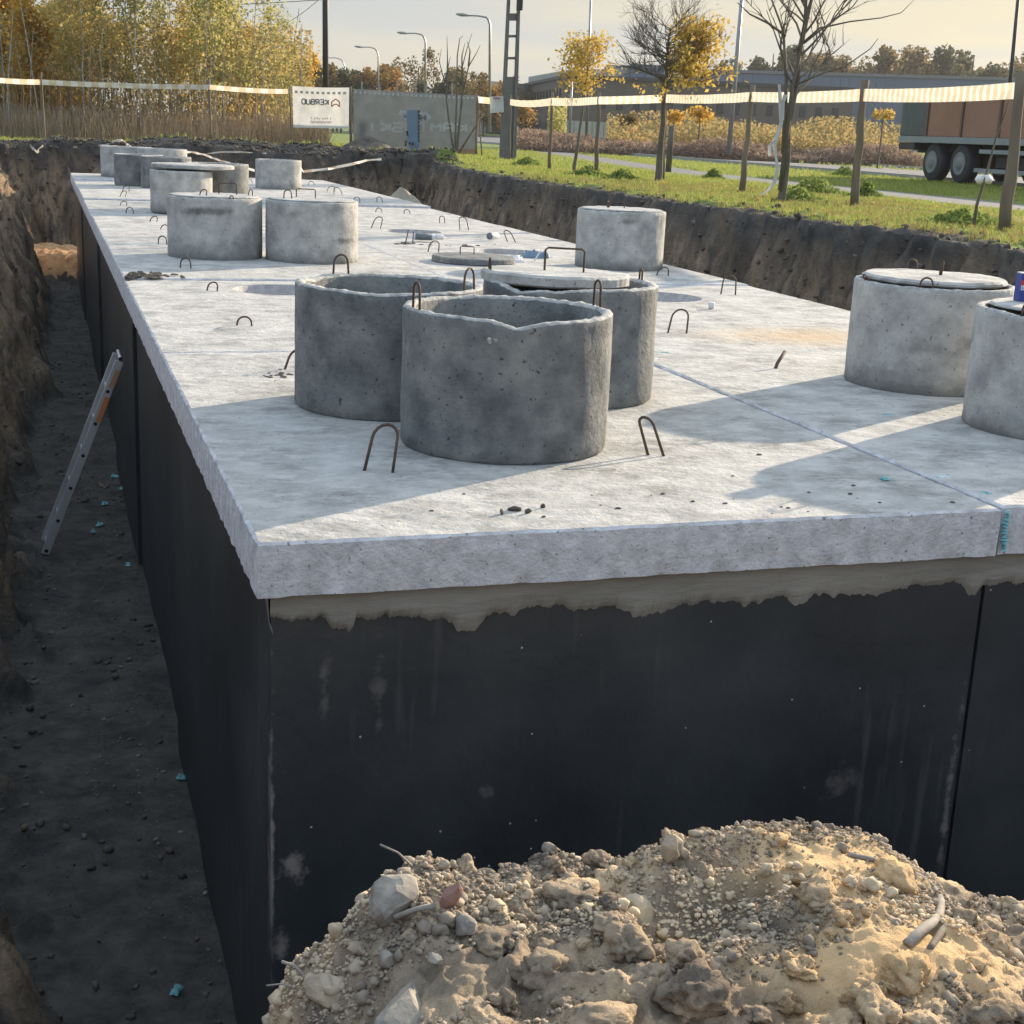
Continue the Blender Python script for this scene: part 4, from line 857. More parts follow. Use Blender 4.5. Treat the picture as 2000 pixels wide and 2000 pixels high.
# loose clods and gravel: tens of thousands of small lumps joined
def base_lump(seed, sub=1):
    bm = bmesh.new(); bmesh.ops.create_icosphere(bm, subdivisions=sub+1, radius=.5); P = np.array([v.co for v in bm.verts]); F = np.array([[v.index for v in f.verts] for f in bm.faces]); bm.free()
    k = fbm(P*2.6+seed*5.1, 3, .6); P = P*(1+.6*k[:, None]); return P, F
LUMPS = [base_lump(k, 1) for k in range(5)]
LUMPS0 = [base_lump(k, 0) for k in range(5)]
def scatter(name, pts, sizes, m, bank=LUMPS, flat_=.75, label='', cat='', smooth=False, sink=.25):
    V = []; F = []; n = 0; idx = rng.integers(0, 5, len(pts))
    for k in range(5):
        s = np.where(idx == k)[0]
        if not len(s): continue
        P, Fc = bank[k]; a = rng.random(len(s))*6.28; b = rng.random(len(s))*6.28
        sc = sizes[s][:, None]*(.7+.6*rng.random((len(s), 3)))*np.array([1, 1, flat_])
        Q = P[None]
        ca, sa, cb, sb = np.cos(a)[:, None], np.sin(a)[:, None], np.cos(b)[:, None], np.sin(b)[:, None]
        x, y, z = Q[..., 0], Q[..., 1], Q[..., 2]
        y2 = y*cb-z*sb; z2 = y*sb+z*cb; x2 = x*ca-y2*sa; y3 = x*sa+y2*ca
        v = np.stack([x2*sc[:, :1]+pts[s, 0:1], y3*sc[:, 1:2]+pts[s, 1:2], z2*sc[:, 2:3]+pts[s, 2:3]+sc[:, 2:3]*sink], -1)
        F.append((Fc[None]+(np.arange(len(s))*len(P))[:, None, None]+n).reshape(-1, 3)); V.append(v.reshape(-1, 3)); n += len(s)*len(P)
    o = link(name, mesh(name, np.concatenate(V), np.concatenate(F), m, smooth)); tag(o, label, cat, kind='stuff'); return o
def heap_mask(x, y):
    d = np.exp(-((x-.86)/.19)**2-((y+1.64)/.075)**2)+np.exp(-((x-.80)/.22)**2-((y+1.95)/.08)**2)
    return rng.random(len(x)) > np.clip(d*1.25, 0, .97)
def heap_pts(n, x0=-.45, x1=1.85, y0=-2.35, y1=-1.30):
    x = rng.uniform(x0, x1, n); y = rng.uniform(y0, y1, n); k = heap_mask(x, y) & (vn(np.stack([x*5, y*5, x*0+4], -1)) > -.45+.5*rng.random(n)-.25); x, y = x[k], y[k]
    return np.stack([x, y, heap_h(x, y)], -1)
p = heap_pts(75000); scatter('gravel_crumbs', p, .003+.009*rng.random(len(p))**3, m_heapst, LUMPS0, label='fine crumbs and grit covering the spoil heap', cat='grit')
p = heap_pts(5000); scatter('earth_clods', p, .008+.020*rng.random(len(p))**5, m_heapst, LUMPS, label='earth clods covering the spoil heap', cat='clods')
def on_heap0(u, v):
    d = ray(u, v); t = 1.2
    while t < 5:
        q = CC+d*t
        if q[2] < float(heap_h(q[0], q[1], False)): return q
        t += .01
    return CC+d*2.6
def rough_lump(seed):
    bm = bmesh.new(); bmesh.ops.create_icosphere(bm, subdivisions=4, radius=.5); P = np.array([v.co for v in bm.verts]); F = np.array([[v.index for v in f.verts] for f in bm.faces]); bm.free()
    k = fbm(P*2.0+seed*5.1, 2, .6); k2 = np.abs(fbm(P*6.5+seed*2.1, 3, .65)); return P*(1+.45*k-.40*(k2-.3))[:, None], F
CLUMPS = [rough_lump(k) for k in range(5)]
x = rng.uniform(-.35, 1.8, 520); y = rng.uniform(-2.3, -1.42, 520); k = heap_mask(x, y) & (fb2(x, y, 3.5, 2, z=8) > -.15)
KEEP = [on_heap0(u, v) for u, v in ((1655, 1672), (1700, 1690), (1755, 1712), (1800, 1738), (1832, 1775), (1830, 1808), (1795, 1832), (1772, 1848), (1845, 1790), (1815, 1858), (1860, 1765), (765, 1772), (880, 1775), (850, 1800), (790, 1985))]
for q in KEEP: k &= np.hypot(x-q[0], y-q[1]) > .055
x, y = x[k], y[k]; p = np.stack([x, y, heap_h(x, y)], -1)
scatter('earth_clumps', p, .022+.065*rng.random(len(p))**2.2, m_heap, CLUMPS, flat_=.7, label='crumbly lumps of earth on the spoil heap', cat='clods', smooth=True, sink=.05)
p = heap_pts(330, -.35, .38); scatter('gravel_stones', p, .012+.026*rng.random(len(p))**3, m_heapst, LUMPS, label='coarse stones on the left flank of the spoil heap', cat='stones')
def on_heap(u, v):
    # march along the view ray until it meets the heap
    d = ray(u, v); t = 1.2
    while t < 5:
        q = CC+d*t
        if q[2] < float(heap_h(q[0], q[1], False)): return q
        t += .004
    return CC+d*2.6
def hst(u, v, d, seed, m, label, name='stone', cat='stone', rot=None, sharp=.4, up=.0, sub=2):
    q = on_heap(u, v); o = clod_at((q[0], q[1], q[2]+up), d, seed, m, label, name, cat, sharp=sharp, sub=sub)
    if rot: o.rotation_euler = rot
    return o
hst(765, 1772, (.105, .085, .085), 5, m_stone, 'big rounded grey stone with a sunlit top on the left of the heap', 'boulder', 'boulder', sharp=.25, up=.018)
hst(880, 1775, (.034, .03, .075), 6, m_pink, 'narrow pink brick fragment standing beside the big rounded stone', 'brick_fragment', 'brick fragment', rot=(.2, .45, .3), sharp=.5, up=.02)
hst(905, 1822, (.05, .04, .04), 7, m_stone, 'grey stone under the pink brick fragment', up=.012)
hst(790, 1990, (.13, .10, .05), 9, m_stone, 'flat grey stone slab at the bottom edge of the photo', 'flat_stone', 'flat stone', rot=(.35, -.2, .6), sharp=.55, up=.01)
hst(1855, 1765, (.115, .07, .06), 12, m_stone, 'wedge of grey stone beside the curved root on the right', 'stone_wedge', 'stone', rot=(.1, .45, .1), sharp=.6, up=.018)
hst(1860, 1815, (.035, .02, .035), 13, m_stone, 'small pale stone chip under the stone wedge', up=.008)
hst(850, 1885, (.026, .024, .02), 14, m_stone, 'pale round stone low on the left flank of the heap', up=.01)
hst(755, 1883, (.036, .03, .028), 15, m_stone, 'angular grey stone left of the pale round stone', up=.01)
hst(640, 1945, (.10, .07, .06), 16, m_heapst, 'lump of sandy earth at the lower left end of the heap', 'earth_lump', 'earth lump', sharp=.2, up=.01)
hst(1245, 1790, (.07, .07, .09), 17, m_heapst, 'upright sandy earth lump left of the dark hollow', 'earth_lump', 'earth lump', sharp=.3, up=.0)
hst(1310, 1668, (.04, .04, .06), 18, m_heapst, 'knobbly earth lump on the crest left of the sunlit sand', 'earth_lump', 'earth lump', sharp=.25, up=.01)
hst(1375, 1985, (.06, .05, .05), 19, m_heapst, 'round earth lump at the bottom edge below the lower sand patch', 'earth_lump', 'earth lump', sharp=.2, up=.01)
hst(1965, 1940, (.07, .05, .02), 21, m_clod, 'dark shiny lump at the lower right corner', 'earth_lump', 'earth lump', sharp=.4, up=.004)
# curved root, twigs
def up_pts(l, r0, r1, dz, name, m, label, cat, n=5):
    P = []; 
    for (u, v, h) in l: q = on_heap(u, v); P.append(Vector((q[0], q[1], q[2]+h)))
    Q = []
    for i in range(len(P)-1):
        a, b, c, d = P[max(i-1, 0)], P[i], P[i+1], P[min(i+2, len(P)-1)]
        for k in range(n):
            t = k/n; Q.append(.5*((2*b)+(c-a)*t+(2*a-5*b+4*c-d)*t*t+(3*b-a-3*c+d)*t**3))
    Q.append(P[-1]); rr = [r0+(r1-r0)*i/(len(Q)-1)+random.uniform(-.0006, .0006) for i in range(len(Q))]
    mb = MB(); mb.tube(Q, rr, 8); o = mb.build(name, m, None, True); tag(o, label, cat); return o
m_root = mat('grey root bark', [(0.20, 0.18, 0.155), (0.32, 0.295, 0.26)], scale=20, bump=.5, bscale=90, bdist=.003)
up_pts([(1655, 1672, .004), (1700, 1690, .012), (1755, 1712, .018), (1800, 1738, .022), (1832, 1775, .024), (1830, 1808, .018), (1795, 1832, .012), (1772, 1848, .004)], .0055, .0095, 0, 'root', m_root, 'curved grey root snaking past the stone wedge on the heap', 'root')
up_pts([(1845, 1790, .012), (1842, 1820, .010), (1815, 1858, .004)], .008, .006, 0, 'root', m_bark, 'short dark root forked off beside the curved grey root', 'root')
up_pts([(1205, 1985, .0), (1200, 1985, .0)], .001, .001, 0, 'twig', m_bark, 'x', 'twig') if False else None
def twig(p, q, r, label):
    mb = MB(); a, b = Vector(p), Vector(q); mid = (a+b)/2+Vector((.004, 0, .004)); mb.tube([a, mid, b], [r, r*.9, r*1.3], 6); tag(mb.build('twig', m_root, None, True), label, 'twig')
q = by(803, 1690, YC); twig(by(743, 1650, YC-.02), q, .0022, 'thin straight twig sticking up left of the heap crest')
twig(by(550, 1878, YC-.1), by(592, 1905, YC-.12), .0028, 'pale stub of twig at the left end of the heap')
twig(by(520, 1925, YC-.15), by(572, 1928, YC-.15), .0016, 'hair thin twig below the pale stub at the left end')
q = on_heap(770, 1822); q2 = on_heap(850, 1800); twig((q[0], q[1], q[2]+.03), (q2[0], q2[1], q2[2]+.03), .005, 'reddish brown root piece lying below the big rounded stone')
# loose clods in the pit: trench floor, banks, rims
def pit_pts(n, x0, x1, y0, y1, zmin=-9, zmax=9):
    x = rng.uniform(x0, x1, n); y = rng.uniform(y0, y1, n); z = pit_h(x, y); k = (z > zmin) & (z < zmax); return np.stack([x, y, z], -1)[k]
p = pit_pts(16000, -1.9, .05, -.6, 25.5); p = p[(p[:, 2] > FLOOR+.15)|(rng.random(len(p)) < .5)]; scatter('trench_clods', p, .008+.045*rng.random(len(p))**9, m_clod, LUMPS0, label='dark clods on the trench floor and its left bank', cat='clods')
p = pit_pts(1300, -.75, .03, -.6, 14, zmax=FLOOR+.12); p = p[vn(p*np.array([1.2, 1.2, 0])+3) > -.1]; scatter('trench_gravel', p, .005+.024*rng.random(len(p))**5, m_pebble, LUMPS0, label='pebbles on the trench floor', cat='gravel')
p = pit_pts(9000, 6.6, 8.2, 1, 30, zmin=-1.4); p = p[(p[:, 2] < .2)|(rng.random(len(p)) < .25)]; scatter('bank_clods', p, .014+.07*rng.random(len(p))**4, m_clod, LUMPS0, label='soil clods along the right bank of the pit', cat='clods')
p = pit_pts(8000, -3, 9, 28.4, 31.6, zmin=-1.8); scatter('far_bank_clods', p, .025+.07*rng.random(len(p))**3, m_clod, LUMPS0, label='soil clods along the far bank of the pit', cat='clods')
# sand mound between tank and right bank
def mound(c, r, h, m, name, label, cat, seed=0):
    n, k = 40, 22; v = []; 
    for i in range(k):
        t = i/(k-1)
        for j in range(n):
            a = 2*math.pi*j/n; rr = r*t*(1+.12*math.sin(3*a+seed)); v.append((c[0]+rr*math.cos(a), c[1]+rr*math.sin(a)*1.1, 0))
    v = np.array(v); t = np.repeat(np.linspace(0, 1, k), n); v[:, 2] = c[2]+h*(1-t)**.85*(1-.12*np.cos(3.0*t))+.05*h*fb2(v[:, 0], v[:, 1], 3.5, 4)*(1-t)
    f = [(i*n+j, i*n+(j+1) % n, (i+1)*n+(j+1) % n, (i+1)*n+j) for i in range(k-1) for j in range(n)]
    o = link(name, mesh(name, v, f, m, True)); tag(o, label, cat); return o
mc = bD(712, 345, 26.5); mound((6.2, 24.2, FLOOR), 1.75, mc[2]-FLOOR+.02, m_sand, 'sand_heap', 'pale heap of sand in the pit beside the far end of the roof', 'sand heap', 2)
g = bD(722, 300, 47); mound((g[0], g[1], .28), 1.0, .62, m_clod, 'soil_heap', 'dark green overgrown soil hump in front of the grey banner', 'soil heap', 5)

# ------------------------------------------------------------------ posts, tapes and banners
def G(u, v):                                   # a point on the surrounding ground
    return bz(u, v, GZ)
def post(u, v, ut, vt, r, label, m=m_wood, crook=.008, name='fence_post', seed=0):
    b = G(u, v); D = math.hypot(b[0]-CC[0], b[1]-CC[1]); tp = bD(ut, vt, D)
    rs = np.random.default_rng(seed+50); P = []
    for k in range(7):
        s = k/6; q = b*(1-s)+tp*s; P.append(Vector(q)+Vector((rs.normal()*crook*(0 < k < 6), rs.normal()*crook*.6*(0 < k < 6), 0)))
    P[0].z -= .05
    mb = MB(); mb.tube(P, [r*(1.15-.3*k/6+.08*rs.normal()) for k in range(7)], 8)
    o = mb.build(name, m, None, True); tag(o, label, 'fence post', 'wooden posts holding the barrier tape')
    return P
RW, TW_, = [], []
pl = [post(88, 276, 80, 141, .03, 'thin post at the far left with loose tape round its foot', seed=1),
      post(413, 285, 408, 154, .035, 'grey post in front of the birch thicket', seed=2),
      post(569, 292, 566, 172, .03, 'thin reddish post at the left edge of the white banner', seed=3)]
pb = [post(686, 294, 684, 169, .05, 'dark post between the white and the grey banner', m=m_bark, seed=4, crook=.005),
      post(930, 305, 932, 184, .045, 'post at the right edge of the grey banner', seed=5),
      post(941, 306, 933, 190, .025, 'slim leaning stick beside the post right of the grey banner', seed=6)]
mbp = MB(); a = G(893, 303); D = math.hypot(a[0]-CC[0], a[1]-CC[1])-.3; mbp.tube([bD(893, 303, D), bD(930, 245, D), bD(945, 220, D)], [.035, .03, .02], 6)
tag(mbp.build('brace_stick', m_wood, None, True), 'slanting stick propped against the post right of the grey banner', 'stick')
pr = [post(994, 314, 998, 186, .03, 'pale post right beside the perforated electricity pole', seed=7),
      post(1073, 333, 1079, 180, .038, 'first post right of the perforated electricity pole', seed=8),
      post(1163, 345, 1170, 180, .042, 'second post right of the perforated electricity pole', seed=9),
      post(1293, 354, 1301, 170, .04, 'post right behind the trunk of the half bare golden tree', seed=10),
      post(1448, 377, 1471, 166, .046, 'slanting post left of the big bare tree', seed=11),
      post(1668, 404, 1690, 157, .055, 'thick crooked post right of the big bare tree', seed=12, crook=.016),
      post(1962, 452, 1995, 140, .06, 'tall leaning post near the right edge of the photo', seed=13, crook=.010)]
def tape(pts, h, label, sag=.02, step=.16, off=(0, -.03), wide0=None):
    v = []; mi = []; f = []; k = 0
    for a, b in zip(pts[:-1], pts[1:]):
        a = Vector(a); b = Vector(b); L_ = (b-a).length; n = max(2, int(L_/step))
        for i in range(n):
            for s in (i/n, (i+1)/n):
                p = a.lerp(b, s); p.z -= sag*4*s*(1-s); tw = .012*math.sin(k*.7+s*5)
                v += [(p.x+off[0]+tw, p.y+off[1], p.z+h/2), (p.x+off[0]-tw, p.y+off[1], p.z), (p.x+off[0]+tw, p.y+off[1], p.z-h/2)]
            f += [(6*k, 6*k+1, 6*k+4, 6*k+3), (6*k+1, 6*k+2, 6*k+5, 6*k+4)]; mi += [k % 2]*2; k += 1
    o = link('barrier_tape', mesh('barrier_tape', v, f, [m_tapeW, m_tapeR], False, mi)); tag(o, label, 'barrier tape', 'striped barrier tapes'); return o
def at_post(P, v_):                             # point on post P seen at height v_
    b = P[0]; D = math.hypot(b.x-CC[0], b.y-CC[1]); 
    best = min(P, key=lambda q: 0); 
    for i in range(len(P)-1):
        for s in np.linspace(0, 1, 30):
            q = P[i].lerp(P[i+1], s); d = np.array(q)-CC; vv = 1000-CF*(d@_up)/(d@_fw)
            if vv <= v_: return q
    return P[-1]
s0 = bD(-60, 151, 45.5)
tape([s0, at_post(pl[0], 161), at_post(pl[1], 170), at_post(pl[2], 179)], .145, 'striped barrier tape stretched in front of the birch thicket', step=.22, sag=.03)
rt_ = [at_post(pr[0], 200), at_post(pr[1], 199), at_post(pr[2], 197), at_post(pr[3], 193), at_post(pr[4], 190), at_post(pr[5], 187), at_post(pr[6], 178)]
def tape_var():
    hs = [.17, .165, .15, .155, .15, .165, .17]
    v = []; mi = []; f = []; k = 0
    for (a, b, h0, h1) in zip(rt_[:-1], rt_[1:], hs[:-1], hs[1:]):
        L_ = (b-a).length; n = max(2, int(L_/.09))
        for i in range(n):
            for s in (i/n, (i+1)/n):
                p = a.lerp(b, s); p.z -= .04*4*s*(1-s)*L_/8; h = h0+(h1-h0)*s; tw = .008*math.sin(k*.4+s)
                v += [(p.x-.03+tw, p.y-.04, p.z+h/2), (p.x-.03-tw, p.y-.04, p.z), (p.x-.03+tw, p.y-.04, p.z-h/2)]
            f += [(6*k, 6*k+1, 6*k+4, 6*k+3), (6*k+1, 6*k+2, 6*k+5, 6*k+4)]; mi += [k % 2]*2; k += 1
    o = link('barrier_tape', mesh('barrier_tape', v, f, [m_tapeW, m_tapeR], False, mi)); tag(o, 'striped barrier tape stretched along the footpath on the right', 'barrier tape', 'striped barrier tapes')
tape_var()
tape([at_post(pb[1], 195), bD(957, 197, 48)], .2, 'short end of tape right of the grey banner', step=.4, sag=0)
def cord_tape(l, w, label, m=m_tapeW):           # loose crumpled tape lying around: (u, v, D)
    P = [Vector(bD(u, v, D)) for u, v, D in l]; v = []; f = []; mi = []
    k = 0
    for i in range(len(P)-1):
        for s in (0, .33, .66):
            q = P[i].lerp(P[i+1], s); a = random.uniform(-1, 1)
            v += [(q.x, q.y, q.z+w/2*abs(math.cos(a))), (q.x+w/2*math.sin(a), q.y-w/2*abs(math.sin(a)), q.z-w/2*abs(math.cos(a)))]; k += 1
    q = P[-1]; v += [(q.x, q.y, q.z+w/2), (q.x, q.y, q.z-w/2)]
    f = [(2*i, 2*i+1, 2*i+3, 2*i+2) for i in range(k)]; mi = [0 if i % 3 else 1 for i in range(k)]
    o = link('loose_tape', mesh('loose_tape', v, f, [m, m_tapeR], False, mi)); tag(o, label, 'loose tape'); return o
cord_tape([(-20, 286, 34), (30, 289, 34), (60, 285, 33.8), (72, 297, 33.4), (80, 288, 33.6), (92, 280, 34), (118, 284, 34), (140, 287, 34), (175, 288, 34), (190, 284, 34), (212, 283, 34), (224, 276, 34.1), (236, 274, 34.2), (244, 279, 34), (256, 288, 33.8)], .07, 'white tape lying crumpled along the far left rim of the pit')
cord_tape([(330, 300, 33), (350, 297, 33), (375, 297, 33), (402, 303, 33), (425, 312, 33), (450, 319, 33), (480, 328, 33), (497, 333, 32.5)], .05, 'thin tape hanging down into the pit behind the single ring')
cord_tape([(585, 325, 32), (592, 335, 31.6), (640, 330, 31.8), (690, 320, 32.6), (715, 313, 33.5), (745, 311, 34)], .06, 'striped tape running up the far bank right of the single ring')
cord_tape([(405, 300, 33.6), (430, 297, 33.8), (470, 297, 34), (520, 300, 34)], .035, 'short tape scrap on the rim behind the ring group')
# banners hung between the posts (their prints read mirrored from this side)
def banner(c00, c10, c01, c11, m, name, label, amp=.02, parent=None, nx=40, ny=24, seed=0, pins=True):
    c00, c10, c01, c11 = [Vector(c) for c in (c00, c10, c01, c11)]; nrm = (c10-c00).cross(c01-c00).normalized()
    def S_(s, t):
        p = c00.lerp(c10, s).lerp(c01.lerp(c11, s), t)
        k = float(fbm(np.array([s*3.2+seed, t*1.6, seed*.7]), 3)); sg = -.02*math.sin(math.pi*s)*(1-t)
        k2 = math.sin(s*14+t*5)*.25*math.exp(-((s-.05)/.15)**2)+math.sin(s*18-t*6)*.25*math.exp(-((s-.95)/.12)**2)
        return p+nrm*(k+k2)*amp*min(1, 6*s*(1-s)+.2)+Vector((0, 0, sg))
    v = [S_(i/nx, j/ny) for j in range(ny+1) for i in range(nx+1)]
    f = [(j*(nx+1)+i, j*(nx+1)+i+1, (j+1)*(nx+1)+i+1, (j+1)*(nx+1)+i) for j in range(ny) for i in range(nx)]
    t = empty(name, tuple(c01)); tag(t, label, 'banner')
    def kid(n, me):
        o = link(n, me, t); o.matrix_parent_inverse = Matrix.Translation(t.location).inverted(); return o
    kid('cloth', mesh('cloth', v, f, m, True)); return t, S_, nrm, kid
def ink(kid, S_, nrm, polys, m, name, off=.012):
    """polys: flat shapes in banner coordinates (s from left 0..1, t from the top 0..1)"""
    v = []; f = []
    for P in polys:
        n = len(v)
        for (s, t) in P: v.append(S_(s, t)+nrm*off)
        f.append(tuple(range(n, n+len(P))))
    kid(name, mesh(name, v, f, m))
def bar(a, b, w, asp):                          # straight stroke from a to b of width w, asp = width/height of the banner
    dx, dy = (b[0]-a[0])*asp, b[1]-a[1]; l = math.hypot(dx, dy) or 1; nx, ny = -dy/l*w/2/asp, dx/l*w/2
    return [(a[0]+nx, a[1]+ny), (b[0]+nx, b[1]+ny), (b[0]-nx, b[1]-ny), (a[0]-nx, a[1]-ny)]
FONT = {'K': [((0, 0), (0, 1)), ((0, .5), (1, 0)), ((0, .5), (1, 1))], 'E': [((0, 0), (0, 1)), ((0, 0), (1, 0)), ((0, .5), (.85, .5)), ((0, 1), (1, 1))],
        'R': [((0, 0), (0, 1)), ((0, 0), (1, 0)), ((1, 0), (1, .5)), ((0, .5), (1, .5)), ((.4, .5), (1, 1))], 'B': [((0, 0), (0, 1)), ((0, 0), (.9, 0)), ((.9, 0), (.9, .5)), ((0, .5), (1, .5)), ((1, .5), (1, 1)), ((0, 1), (1, 1))],
        'U': [((0, 0), (0, 1)), ((0, 1), (1, 1)), ((1, 0), (1, 1))], 'D': [((0, 0), (0, 1)), ((0, 0), (.8, 0)), ((.8, 0), (1, .25)), ((1, .25), (1, .75)), ((1, .75), (.8, 1)), ((0, 1), (.8, 1))],
        'A': [((0, 1), (0, 0)), ((0, 0), (1, 0)), ((1, 0), (1, 1)), ((0, .55), (1, .55))], 'M': [((0, 1), (0, 0)), ((0, 0), (.5, .5)), ((.5, .5), (1, 0)), ((1, 0), (1, 1))],
        'I': [((.5, 0), (.5, 1))], 'Ń': [((0, 1), (0, 0)), ((0, 0), (1, 1)), ((1, 1), (1, 0)), ((.4, -.2), (.65, -.4))], 'S': [((1, 0), (0, 0)), ((0, 0), (0, .5)), ((0, .5), (1, .5)), ((1, .5), (1, 1)), ((1, 1), (0, 1))],
        'P': [((0, 0), (0, 1)), ((0, 0), (1, 0)), ((1, 0), (1, .5)), ((0, .5), (1, .5))], 'H': [((0, 0), (0, 1)), ((1, 0), (1, 1)), ((0, .5), (1, .5))]}
def text_mirrored(txt, s_right, s_left, t0, t1, w, asp, skew=0.0):
    """first letter at the right end, every letter mirrored"""
    out = []; n = len(txt); cell = (s_right-s_left)/n
    for k, ch in enumerate(txt):
        if ch == ' ': continue
        x1 = s_right-k*cell-cell*.12; wd = cell*.74
        for (a, b) in FONT[ch]:
            pa = (x1-a[0]*wd, t0+a[1]*(t1-t0)+skew*(s_right-x1)); pb_ = (x1-b[0]*wd, t0+b[1]*(t1-t0)+skew*(s_right-x1)); out.append(bar(pa, pb_, w, asp))
    return out
Dw = math.hypot(pl[2][0].x-CC[0], pl[2][0].y-CC[1])
t, S_, nr, kid = banner(bD(571, 168, Dw), bD(682, 171, Dw), bD(573, 249, Dw), bD(681, 251, Dw), m_bannerW, 'white_banner', 'white banner with a red house emblem and mirrored lettering, between two posts', .05, seed=2)
asp = 1.36
off = .03 if nr.dot(Vector(tuple(CC))-Vector(bD(571, 168, Dw))) > 0 else -.03
ink(kid, S_, nr, text_mirrored('KERBUD', .64, .15, .30, .42, .030, asp), m_inkG, 'lettering', off)
hs = [((.69, .47), (.69, .35)), ((.69, .35), (.76, .28)), ((.76, .28), (.83, .35)), ((.83, .35), (.83, .47)), ((.69, .47), (.735, .41)), ((.735, .41), (.785, .41)), ((.785, .41), (.83, .47))]
ink(kid, S_, nr, [bar(a, b, .026, asp) for a, b in hs], m_inkR, 'house_emblem', off)
sm = []
for (t0, sl_, sr_, n) in ((.74, .32, .70, 13), (.83, .32, .70, 17)):
    for k in range(n):
        if (k*7+n) % 5 == 0 and n == 13: continue
        s = sl_+(sr_-sl_)*k/n; sm += [bar((s, t0+.012*((k*3) % 2)), (s, t0+.045), .013, asp), bar((s, t0+.022*(k % 3)), (s+.014, t0+.022*(k % 3)), .013, asp)]
ink(kid, S_, nr, sm, m_inkG, 'small_print', off)
tp = [[(s, .105), (s+.05, .105), (s+.05, .165), (s, .165)] for s in np.arange(.04, .95, .095)]
ink(kid, S_, nr, tp, flat('tape shadow print', (.45, .43, .40), bump=0), 'tape_stripes', off)
Dg0 = math.hypot(pb[0][0].x-CC[0], pb[0][0].y-CC[1])
t, S_, nr, kid = banner(bD(690, 173, Dg0), bD(930, 186, Dg0), bD(690, 297, Dg0), bD(930, 302, Dg0), m_bannerG, 'grey_banner', 'large grey banner with a white badge and mirrored lettering', .07, seed=5)
asp = 1.98
ink(kid, S_, nr, text_mirrored('KAMIŃSKI', .93, .10, .49, .62, .045, asp, .05), m_inkW, 'lettering', off)
ink(kid, S_, nr, [[(.38, .30), (.60, .32), (.635, .40), (.60, .47), (.50, .57), (.41, .45), (.365, .37)]], m_inkW, 'badge', off)
for letter in ([((.585, .36), (.585, .45)), ((.545, .36), (.545, .45)), ((.545, .405), (.585, .405))], [((.455, .36), (.455, .45)), ((.455, .36), (.41, .36)), ((.41, .36), (.41, .40)), ((.41, .40), (.455, .40))]):
    ink(kid, S_, nr, [bar(a, b, .03, asp) for a, b in letter], m_inkG, 'badge_letter', off*1.4)
ink(kid, S_, nr, [[(s, .03), (s+.02, .03), (s+.02, .07), (s, .07)] for s in np.arange(.01, .97, .038)], m_inkW, 'tape_stripes', off)
for o_ in bpy.data.objects:
    if o_.name.startswith('tape_stripes') or o_.name.startswith('small_print'): o_['kind'] = 'stuff'
ink(kid, S_, nr, [[(0, .92), (.25, .93), (.25, 1), (0, 1)], [(.55, .92), (1, .90), (1, 1), (.55, 1)]], m_bannerO, 'orange_hem', off)
t2 = MB(); b0 = bD(806, 216, Dg0-.5); b1 = bD(806, 300, Dg0-.5); pj = lambda u, v: bD(u, v, Dg0-.5)
v = [pj(795, 215), pj(816, 215), pj(818, 278), pj(814, 300), pj(806, 300), pj(797, 280), pj(795, 250)]; v2 = [np.array(q)+np.array([.3, .35, 0])*.1 for q in v]
t = empty('film_scrap', tuple(v[4])); tag(t, 'torn strip of blue film hanging before the badge of the grey banner', 'film')
def kidt(n, me):
    o = link(n, me, t); o.matrix_parent_inverse = Matrix.Translation(t.location).inverted()
kidt('film', mesh('film', v+v2, [tuple(range(7)), tuple(range(13, 6, -1))]+[(i, (i+1) % 7, 7+(i+1) % 7, 7+i) for i in range(7)], m_blue))
mb = MB()
for k in range(9): q = pj(818, 218+k*7); mb.box(q, (.05, .03, .09), R=Matrix.Rotation(.2*math.sin(k*2), 3, 'Y'))
for (u, v_) in ((795, 258), (796, 263), (793, 277), (792, 283), (800, 280), (806, 281)): mb.box(pj(u, v_), (.06, .03, .08))
kidt('dark_edge', mb.me('dark_edge', m_dark))
mb = MB(); mb.tube([pj(811, 280), pj(811, 310)], .015, 5); kidt('stake', mb.me('stake', m_wood))

# ------------------------------------------------------------------ poles and lamps
def pole(u, v, D, vt, r0, r1, name, label, m=m_pole, cat='pole', group=None, ut=None, n=10):
    b = bD(u, v, D); tp = bD(ut if ut is not None else u, vt, D); mb = MB(); mb.tube([b-[0, 0, .3], b*(.5)+tp*.5, tp], [r0, (r0+r1)/2, r1], n)
    t = empty(name, tuple(b)); tag(t, label, cat, group)
    o = link('shaft', mb.me('shaft', m, True), t); o.matrix_parent_inverse = Matrix.Translation(t.location).inverted()
    return t, b, tp
def kid_of(t, n, me):
    o = link(n, me, t); o.matrix_parent_inverse = Matrix.Translation(t.location).inverted(); return o
pole(636, 262, 62, -160, .13, .12, 'power_pole', 'dark cylindrical electricity pole behind the white banner', m=m_dark, cat='electricity pole', ut=635)
